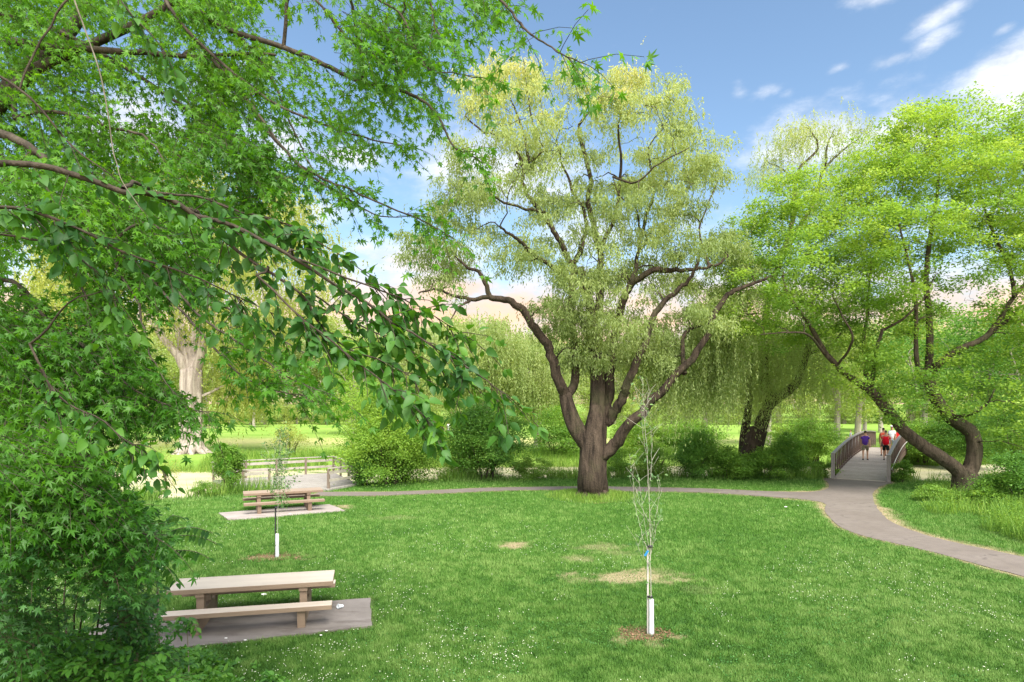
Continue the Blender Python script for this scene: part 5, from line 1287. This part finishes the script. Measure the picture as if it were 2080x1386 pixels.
def maple():
    trunk = np.array((-7.6, 7.0, 0))
    t = thing('maple_tree', 'silver maple with deeply cut leaves whose branches fill the upper left of the picture', 'tree', trunk)
    T = Tree(); TW = Tubes()
    T.limb([trunk - (0, 0, .2), trunk + (.05, 0, 1.5), trunk + (.2, -.1, 3.2), trunk + (.3, -.1, 4.6), trunk + (.2, 0, 7), trunk + (.1, .2, 10)], .36, .12, 20, .08)
    B = []
    T.limb([trunk + (.2, 0, 7), *[W(a, b, c) for a, b, c in ((-250, -330, 7.2), (100, -340, 7), (500, -280, 6.4), (900, -230, 5.6), (1100, -180, 4.8))]], .12, .02, 8, wob=.03)
    def br(pts, d0, d1, r0, r1, j=True):
        n = len(pts); ps = [W(p[0], p[1], d0 + (d1 - d0) * k / (n - 1)) for k, p in enumerate(pts)]
        if j: T.join(ps[0], r0)
        c = T.limb(ps, r0, r1, 7, wob=.02); B.append(c); return c
    br([(-120, 120), (0, 88), (101, 98), (236, 103), (296, 106), (370, 111), (488, 108), (560, 112)], 7.2, 6.6, .050, .012)
    br([(-90, 290), (0, 202), (34, 151), (101, 98), (140, 60), (170, 0), (190, -60)], 7.4, 7.8, .10, .06)
    br([(-40, 260), (30, 185), (60, 160), (84, 141), (148, 111), (260, 60), (365, 0), (380, -20)], 7.2, 7.0, .085, .03)
    br([(330, -60), (365, 0), (440, 50), (485, 72), (570, 100), (640, 130), (700, 156), (750, 175), (801, 183), (835, 195), (868, 219), (895, 242), (915, 286), (942, 313), (970, 323)], 7.0, 5.6, .035, .004)
    b2 = br([(488, 76), (525, 118), (559, 168), (582, 236), (606, 290), (623, 325), (650, 360)], 6.8, 6.2, .018, .004)
    b3 = br([(400, 90), (438, 135), (488, 188), (525, 252), (565, 296), (606, 337), (656, 367), (700, 387), (734, 404), (801, 434), (868, 461), (915, 482)], 6.9, 5.4, .022, .004)
    b4 = br([(960, -80), (1020, 0), (1057, 37), (1094, 74), (1137, 104), (1188, 130)], 4.6, 3.9, .012, .003)
    br([(700, -60), (767, 0), (818, 34), (841, 94), (858, 128), (880, 148), (930, 150), (985, 158)], 5.6, 4.8, .012, .003)
    br([(850, -50), (880, 10), (888, 50), (909, 81), (929, 115)], 5.2, 4.8, .010, .003)
    br([(600, -80), (640, 0), (690, 60), (740, 110), (800, 130)], 6.2, 5.8, .014, .004)
    br([(30, 240), (84, 229), (162, 236), (222, 259), (270, 270), (303, 286), (330, 320), (345, 360)], 6.8, 6.2, .022, .006)
    br([(-120, 240), (0, 270), (50, 290), (101, 327), (141, 350), (195, 380), (260, 420), (330, 470)], 6.6, 5.8, .050, .012)
    br([(-80, 560), (0, 568), (44, 591), (81, 638), (111, 675), (151, 722), (182, 770), (192, 813)], 6.4, 5.6, .028, .004)
    br([(140, 500), (155, 558), (175, 611), (182, 662), (196, 700)], 5.9, 5.7, .014, .003)
    br([(220, 500), (242, 558), (279, 611), (290, 662), (303, 712), (326, 763), (360, 805)], 5.7, 5.2, .014, .003)
    br([(260, 520), (313, 578), (380, 648), (431, 709), (471, 749), (525, 783), (572, 800), (640, 806)], 5.6, 5.0, .013, .003)
    br([(330, 560), (404, 635), (448, 669), (498, 702), (555, 736), (606, 770), (668, 800)], 5.5, 4.9, .012, .003)
    br([(120, 660), (215, 743), (256, 780), (303, 810), (364, 830), (425, 836)], 5.8, 5.2, .014, .003)
    br([(-60, 480), (0, 472), (80, 490), (180, 500), (300, 560), (420, 600), (520, 660), (640, 730)], 6.4, 5.5, .03, .004)
    br([(-60, 760), (40, 800), (120, 880), (200, 950), (250, 1020)], 6.2, 5.2, .02, .004)
    br([(-60, 900), (40, 960), (140, 1010), (240, 1060), (330, 1100)], 5.8, 5.0, .02, .004)
    br([(300, -60), (380, 60), (520, 180), (640, 240), (760, 280), (840, 300)], 6.6, 5.9, .02, .004)
    br([(500, 200), (600, 330), (700, 400), (770, 440), (860, 440)], 6.3, 5.6, .014, .003)
    br([(-40, 20), (120, 60), (300, 170), (420, 260), (520, 330), (600, 400)], 7.6, 6.4, .03, .004)
    MT = T_maple()
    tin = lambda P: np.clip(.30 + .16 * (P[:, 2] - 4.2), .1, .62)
    S, D = [], []
    for c in B[3:]:
        L = np.linalg.norm(c[-1] - c[0]); s, d = along(c, int(L * 10.5), .55, .8, .12); S.append(s); D.append(d)
        S.append(c[-1:] - 0); D.append(c[-1:] - c[-2:-1])
    S, D = thin(np.concatenate(S), np.concatenate(D))
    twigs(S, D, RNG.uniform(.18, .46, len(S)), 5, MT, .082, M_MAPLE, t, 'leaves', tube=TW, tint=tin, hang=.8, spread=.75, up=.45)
    # the mass of the crown
    def mass(poly, n, d0, d1, leaf=.080, bias=.5, seed=3, scale=70., dirv=(1, 0, -.35), L=(.2, .45), K=5):
        S = region(poly, int(n * 1.85), d0, d1, seed=seed, scale=scale, bias=bias); D = RNG.normal(size=(len(S), 3)) * .55 + dirv; S, D = thin(S, D)
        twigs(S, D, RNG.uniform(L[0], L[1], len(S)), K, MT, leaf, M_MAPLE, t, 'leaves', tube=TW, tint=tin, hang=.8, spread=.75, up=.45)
    mass([(-60, -60), (520, -60), (560, 60), (500, 160), (440, 260), (330, 330), (180, 380), (-60, 330)], 980, 6.4, 8.6, bias=.46)
    mass([(350, -60), (700, -60), (800, 60), (860, 160), (860, 250), (780, 270), (700, 250), (660, 330), (600, 330), (520, 260), (420, 220)], 170, 5.8, 7.6, bias=.52)
    mass([(650, -60), (1010, -60), (960, 30), (860, 90), (780, 120), (700, 100)], 100, 5.0, 6.4, bias=.52)
    mass([(380, 240), (560, 300), (640, 400), (560, 440), (500, 500), (400, 420), (300, 400)], 230, 5.8, 7.2, bias=.52)
    mass([(-60, 300), (200, 340), (360, 430), (460, 520), (420, 620), (330, 640), (250, 700), (100, 700), (-60, 700)], 760, 5.4, 7.4, bias=.50)
    mass([(-60, 640), (120, 640), (260, 700), (340, 790), (330, 830), (250, 860), (180, 850), (90, 900), (-60, 930)], 560, 5.2, 7.0, bias=.40)
    mass([(430, 640), (560, 700), (660, 800), (560, 810), (450, 760)], 40, 5.0, 5.6, bias=.5, L=(.15, .3))
    mass([(-60, 880), (100, 850), (200, 930), (260, 1010), (240, 1060), (100, 1080), (-60, 1080)], 560, 4.6, 6.6, .088, bias=.36)
    T.T.V += TW.V; T.T.F += [f + T.T.n for f in TW.F]; T.T.build('trunk', bark_mat('maple_bark', (.03, .025, .02), (.095, .08, .06), None, 9, .3, .4), t)
maple()

def elm():
    trunk = np.array((-4.6, 2.6, 0))
    t = thing('elm_tree', 'tree with large oval dark green leaves, its branches reaching across the left from off picture', 'tree', trunk)
    T = Tree(); TW = Tubes()
    T.limb([trunk - (0, 0, .2), trunk + (0, .1, 2), trunk + (.1, .1, 4), trunk + (0, .2, 6.0), trunk + (0, .2, 7.5)], .16, .05, 14, .06)
    B = []
    def br(pts, d0, d1, r0, r1, dens=1.0):
        n = len(pts); ps = [W(p[0], p[1], d0 + (d1 - d0) * k / (n - 1)) for k, p in enumerate(pts)]
        T.join(ps[0], r0); c = T.limb(ps, r0, r1, 7, wob=.008); B.append((c, dens)); return c
    br([(-60, 330), (60, 330), (150, 350), (249, 385), (303, 389), (364, 411), (404, 438), (454, 451), (498, 466), (565, 500), (606, 527), (700, 585), (750, 613), (801, 655), (845, 680), (902, 716), (942, 740), (986, 775), (1018, 795)], 3.0, 3.3, .016, .0025, .75)
    br([(404, 438), (471, 497), (538, 544), (572, 568), (616, 605), (640, 648), (666, 679), (700, 706), (767, 728), (801, 745), (841, 775), (855, 815)], 3.2, 3.2, .009, .002, .9)
    br([(520, 560), (600, 640), (680, 700), (734, 746), (784, 783), (828, 817), (862, 848)], 3.1, 3.0, .006, .002, 1.0)
    br([(606, 527), (690, 560), (760, 585), (830, 610), (880, 640), (950, 685)], 3.3, 3.5, .006, .002, 1.1)
    br([(303, 389), (400, 400), (480, 430), (560, 450), (640, 490), (720, 540), (780, 590)], 3.3, 3.6, .007, .002, .9)
    br([(-60, 420), (60, 430), (160, 470), (260, 520), (380, 560), (470, 600), (560, 640)], 3.2, 3.3, .010, .002, .9)
    br([(-60, 470), (0, 478), (80, 490), (140, 510), (200, 560), (260, 640)], 3.3, 3.4, .008, .002, .5)
    br([(640, 600), (720, 650), (800, 690), (870, 730), (940, 770)], 3.3, 3.4, .005, .002, .9)
    br([(-60, 120), (60, 200), (150, 300), (230, 360)], 3.4, 3.5, .008, .003, .25)
    br([(60, 700), (100, 790), (150, 830), (200, 850), (250, 890), (290, 915)], 3.4, 3.3, .007, .002, 1.1)
    br([(200, -60), (260, 20), (300, 60), (330, 100)], 3.4, 3.5, .006, .002, .5)
    OT = T_ovate(.56, .09, -.22)
    S, D = [], []
    for c, dens in B:
        L = np.linalg.norm(c[-1] - c[0]); s, d = along(c, int(L * 21 * dens), .42, .8, .22); S.append(s); D.append(d); S.append(c[-1:]); D.append(c[-1:] - c[-2:-1])
    S, D = np.concatenate(S), np.concatenate(D)
    twigs(S, D, RNG.uniform(.10, .26, len(S)), 4, OT, .072, M_ELM, t, 'leaves', tube=TW, hang=.5, spread=.75, r=.0026, up=.6, tint=lambda P: .0 + 1.0 * fbm(P[:, 0] * 5, P[:, 2] * 5, P[:, 1] * 5, seed=3))
    T.T.V += TW.V; T.T.F += [f + T.T.n for f in TW.F]; T.T.build('trunk', bark_mat('elm_bark', (.03, .025, .019), (.085, .07, .052), None, 14, .3, .4), t)
    # the long pale bare shoot hanging down
    Tv = Tubes(); Tv.add(catmull([W(p[0], p[1], 2.9) for p in ((140, -40), (151, 0), (175, 67), (202, 145), (219, 229), (229, 303), (238, 335), (249, 370), (290, 430))], 5), np.linspace(.0042, .0018, 41), 6); Tv.build('bare_shoot', bark_mat('shoot_bark', (.10, .09, .07), (.20, .18, .14), None, 20, .3, .2), t)
elm()

def left_shrubs():
    """the thicket standing at the lower left"""
    def shrub(label, base, regs, leaf, mat, LT, name='shrub', stems=7, h=3.0, K=4, hang=.3, cat='shrub', L=(.15, .4), up=1.0, tint=.4):
        b = np.array(base, float); t = thing(name, label, cat, base, 'thicket at the lower left'); T = Tree(); TW = Tubes()
        for k in range(stems):
            o = RNG.normal(size=3) * (.35, .35, 0); T.limb([b + o * .5 - (0, 0, .1), b + o * .7 + (0, 0, h * .35), b + o * 1.0 + (0, 0, h * .8)], .022, .008, 6, wob=.06)
        for (poly, n, d0, d1, bias, sd_) in regs:
            S = region(poly, n, d0, d1, seed=sd_, scale=60, bias=bias)
            sub = S[RNG.permutation(len(S))[:max(6, len(S) // 9)]]; T.grow(sub, .012, .1, 4, rt=.003)
            D = RNG.normal(size=(len(S), 3)) * .6 + (.5, 0, .25); S, D = thin(S, D)
            twigs(S, D, RNG.uniform(L[0], L[1], len(S)), K, LT, leaf, mat, t, 'leaves', tube=TW, hang=hang, up=up, tint=lambda P: tint + 0 * P[:, 0])
        T.T.V += TW.V; T.T.F += [f + T.T.n for f in TW.F]; T.T.build('stems', BK_TWIG, t); return t
    shrub('tall thicket shrub with cut maple-like leaves filling the lower left edge', (-5.4, 6.2, 0), [([(-60, 1000), (120, 1010), (240, 1030), (300, 1060), (300, 1160), (260, 1210), (100, 1170), (-60, 1180)], 620, 4.9, 6.6, .40, 21), ([(-60, 1150), (60, 1160), (120, 1230), (60, 1330), (-60, 1330)], 230, 5.6, 7.0, .42, 23)], .082, M_SHRUB, T_maple())
    shrub('dark leafy shrub in front of the left end of the near picnic table', (-5.3, 7.4, 0), [([(200, 1060), (280, 1075), (310, 1110), (315, 1150), (305, 1190), (290, 1240), (290, 1290), (240, 1290), (200, 1200)], 420, 6.2, 7.8, .40, 31), ([(230, 1250), (320, 1260), (340, 1330), (250, 1360), (180, 1330)], 130, 6.8, 8.0, .40, 33)], .085, M_SHRUB, T_ovate(.5, .08, -.15), h=2.2, tint=.45)
    # shadowy undergrowth beneath
    shrub('low shrub along the bottom left corner of the picture', (-4.9, 6.6, 0), [([(-60, 1290), (180, 1290), (330, 1320), (420, 1440), (-60, 1440)], 640, 6.2, 7.6, .34, 41)], .085, M_VINE, T_ovate(.55, .08, -.1), h=1.4, L=(.12, .3), up=1.6, tint=.5)
    # feathery compound leaves
    t = thing('walnut_seedling', 'seedling with feathery compound leaves poking out of the thicket behind the near table', 'seedling', (-4.3, 7.9, 0), 'seedlings with compound leaves'); Tb = Tubes(); P, A, N = [], [], []
    def frond(pts, k, ll):
        c = catmull([np.array(p) for p in pts], 6); Tb.add(c, np.linspace(.006, .002, len(c)), 4)
        for i in range(k):
            u = (.18 + .8 * i / k) * (len(c) - 1); j = int(u); p = c[j] + (c[min(j + 1, len(c) - 1)] - c[j]) * (u - j); tg = norm(c[min(j + 1, len(c) - 1)] - c[max(j - 1, 0)]); sd_ = norm(np.cross(tg, (0, 0, 1.0)))
            for s in (-1, 1): P.append(p); A.append(tg * .45 + sd_ * s * .7 + (0, 0, -.55)); N.append((0.1 * RNG.normal(), .1 * RNG.normal(), 1))
        P.append(c[-1]); A.append(tg); N.append((0, 0, 1))
    st = W(318, 1098, 7.4); Tb.add(catmull([(-4.3, 7.9, 0), (-4.25, 7.7, 1.2), tuple(st)], 5), np.linspace(.02, .01, 11), 6)
    frond([W(330, 1090, 7.3), W(360, 1075, 7.2), W(395, 1072, 7.1), W(432, 1082, 7.0)], 12, .13); frond([W(330, 1095, 7.3), W(370, 1088, 7.1), W(405, 1090, 7.0), W(440, 1104, 6.9)], 12, .13)
    frond([W(345, 1120, 7.3), W(375, 1118, 7.1), W(400, 1122, 7.0), W(424, 1134, 6.9)], 9, .13); frond([W(325, 1090, 7.4), W(335, 1062, 7.3), W(350, 1048, 7.3), W(372, 1052, 7.2)], 8, .13)
    frond([W(320, 1100, 7.3), W(290, 1075, 7.2), W(260, 1070, 7.1), W(225, 1082, 7.0)], 11, .13); frond([W(318, 1098, 7.4), W(320, 1130, 7.0), W(345, 1160, 6.8), W(360, 1185, 6.6)], 11, .13)
    n = len(P); leafcloud('leaves', T_ovate(.36, .05, -.1), np.array(P), np.array(A), np.array(N), RNG.uniform(.10, .14, n), M_ELM, t); Tb.build('stem', BK_PALE, t)
    b = W(385, 1345, 8.6); t2 = thing('walnut_seedling', 'small seedling with pointed leaves standing in front of the near table pad', 'seedling', (b[0], b[1], 0), 'seedlings with compound leaves'); P, A, N = [], [], []; Tb = Tubes()
    tp = W(378, 1268, 8.6); Tb.add(catmull([(b[0], b[1], 0), tuple((b + tp) / 2 * (1, 1, 1)), tuple(tp)], 4), np.linspace(.010, .005, 9), 5)
    for (x, y) in ((350, 1272), (362, 1255), (384, 1258), (400, 1275), (404, 1290), (352, 1290), (392, 1262)): frond([tp - (0, 0, .12), (tp + W(x, y, 8.6 + RNG.uniform(-.2, .2))) / 2 + (0, 0, .04), W(x, y, 8.5)], 4, .1)
    n = len(P); leafcloud('leaves', T_ovate(.40, .05, -.1), np.array(P), np.array(A), np.array(N), RNG.uniform(.09, .13, n), M_VINE, t2); Tb.build('stem', BK_PALE, t2)
    # carpet of creeper over the ground at the bottom
    q = sample_poly([(-200, 1290), (150, 1290), (330, 1318), (420, 1322), (470, 1345), (530, 1350), (600, 1400), (680, 1500), (-200, 1500)], 30000); hz = RNG.random(len(q)) ** 1.4 * np.interp(q[:, 0], [0, 400, 600], [.9, .40, .16]); d = (H - hz) * F / (q[:, 1] - YH)
    X = (q[:, 0] - CX) / F * d; v = fbm(X * 1.6, d * 1.6, seed=71) > .36; P = np.stack([X, d, hz], -1)[v]; n = len(P)
    o = leafcloud('creeper', T_ovate(.62, .07, -.1), P, rand_dirs(n, -.15), rand_dirs(n, 1.7), RNG.uniform(.05, .115, n), M_VINE, None, tint=None); tag(o, 'broad-leaved creeper carpeting the ground below the thicket at the bottom left', 'creeper', kind='stuff')
left_shrubs()
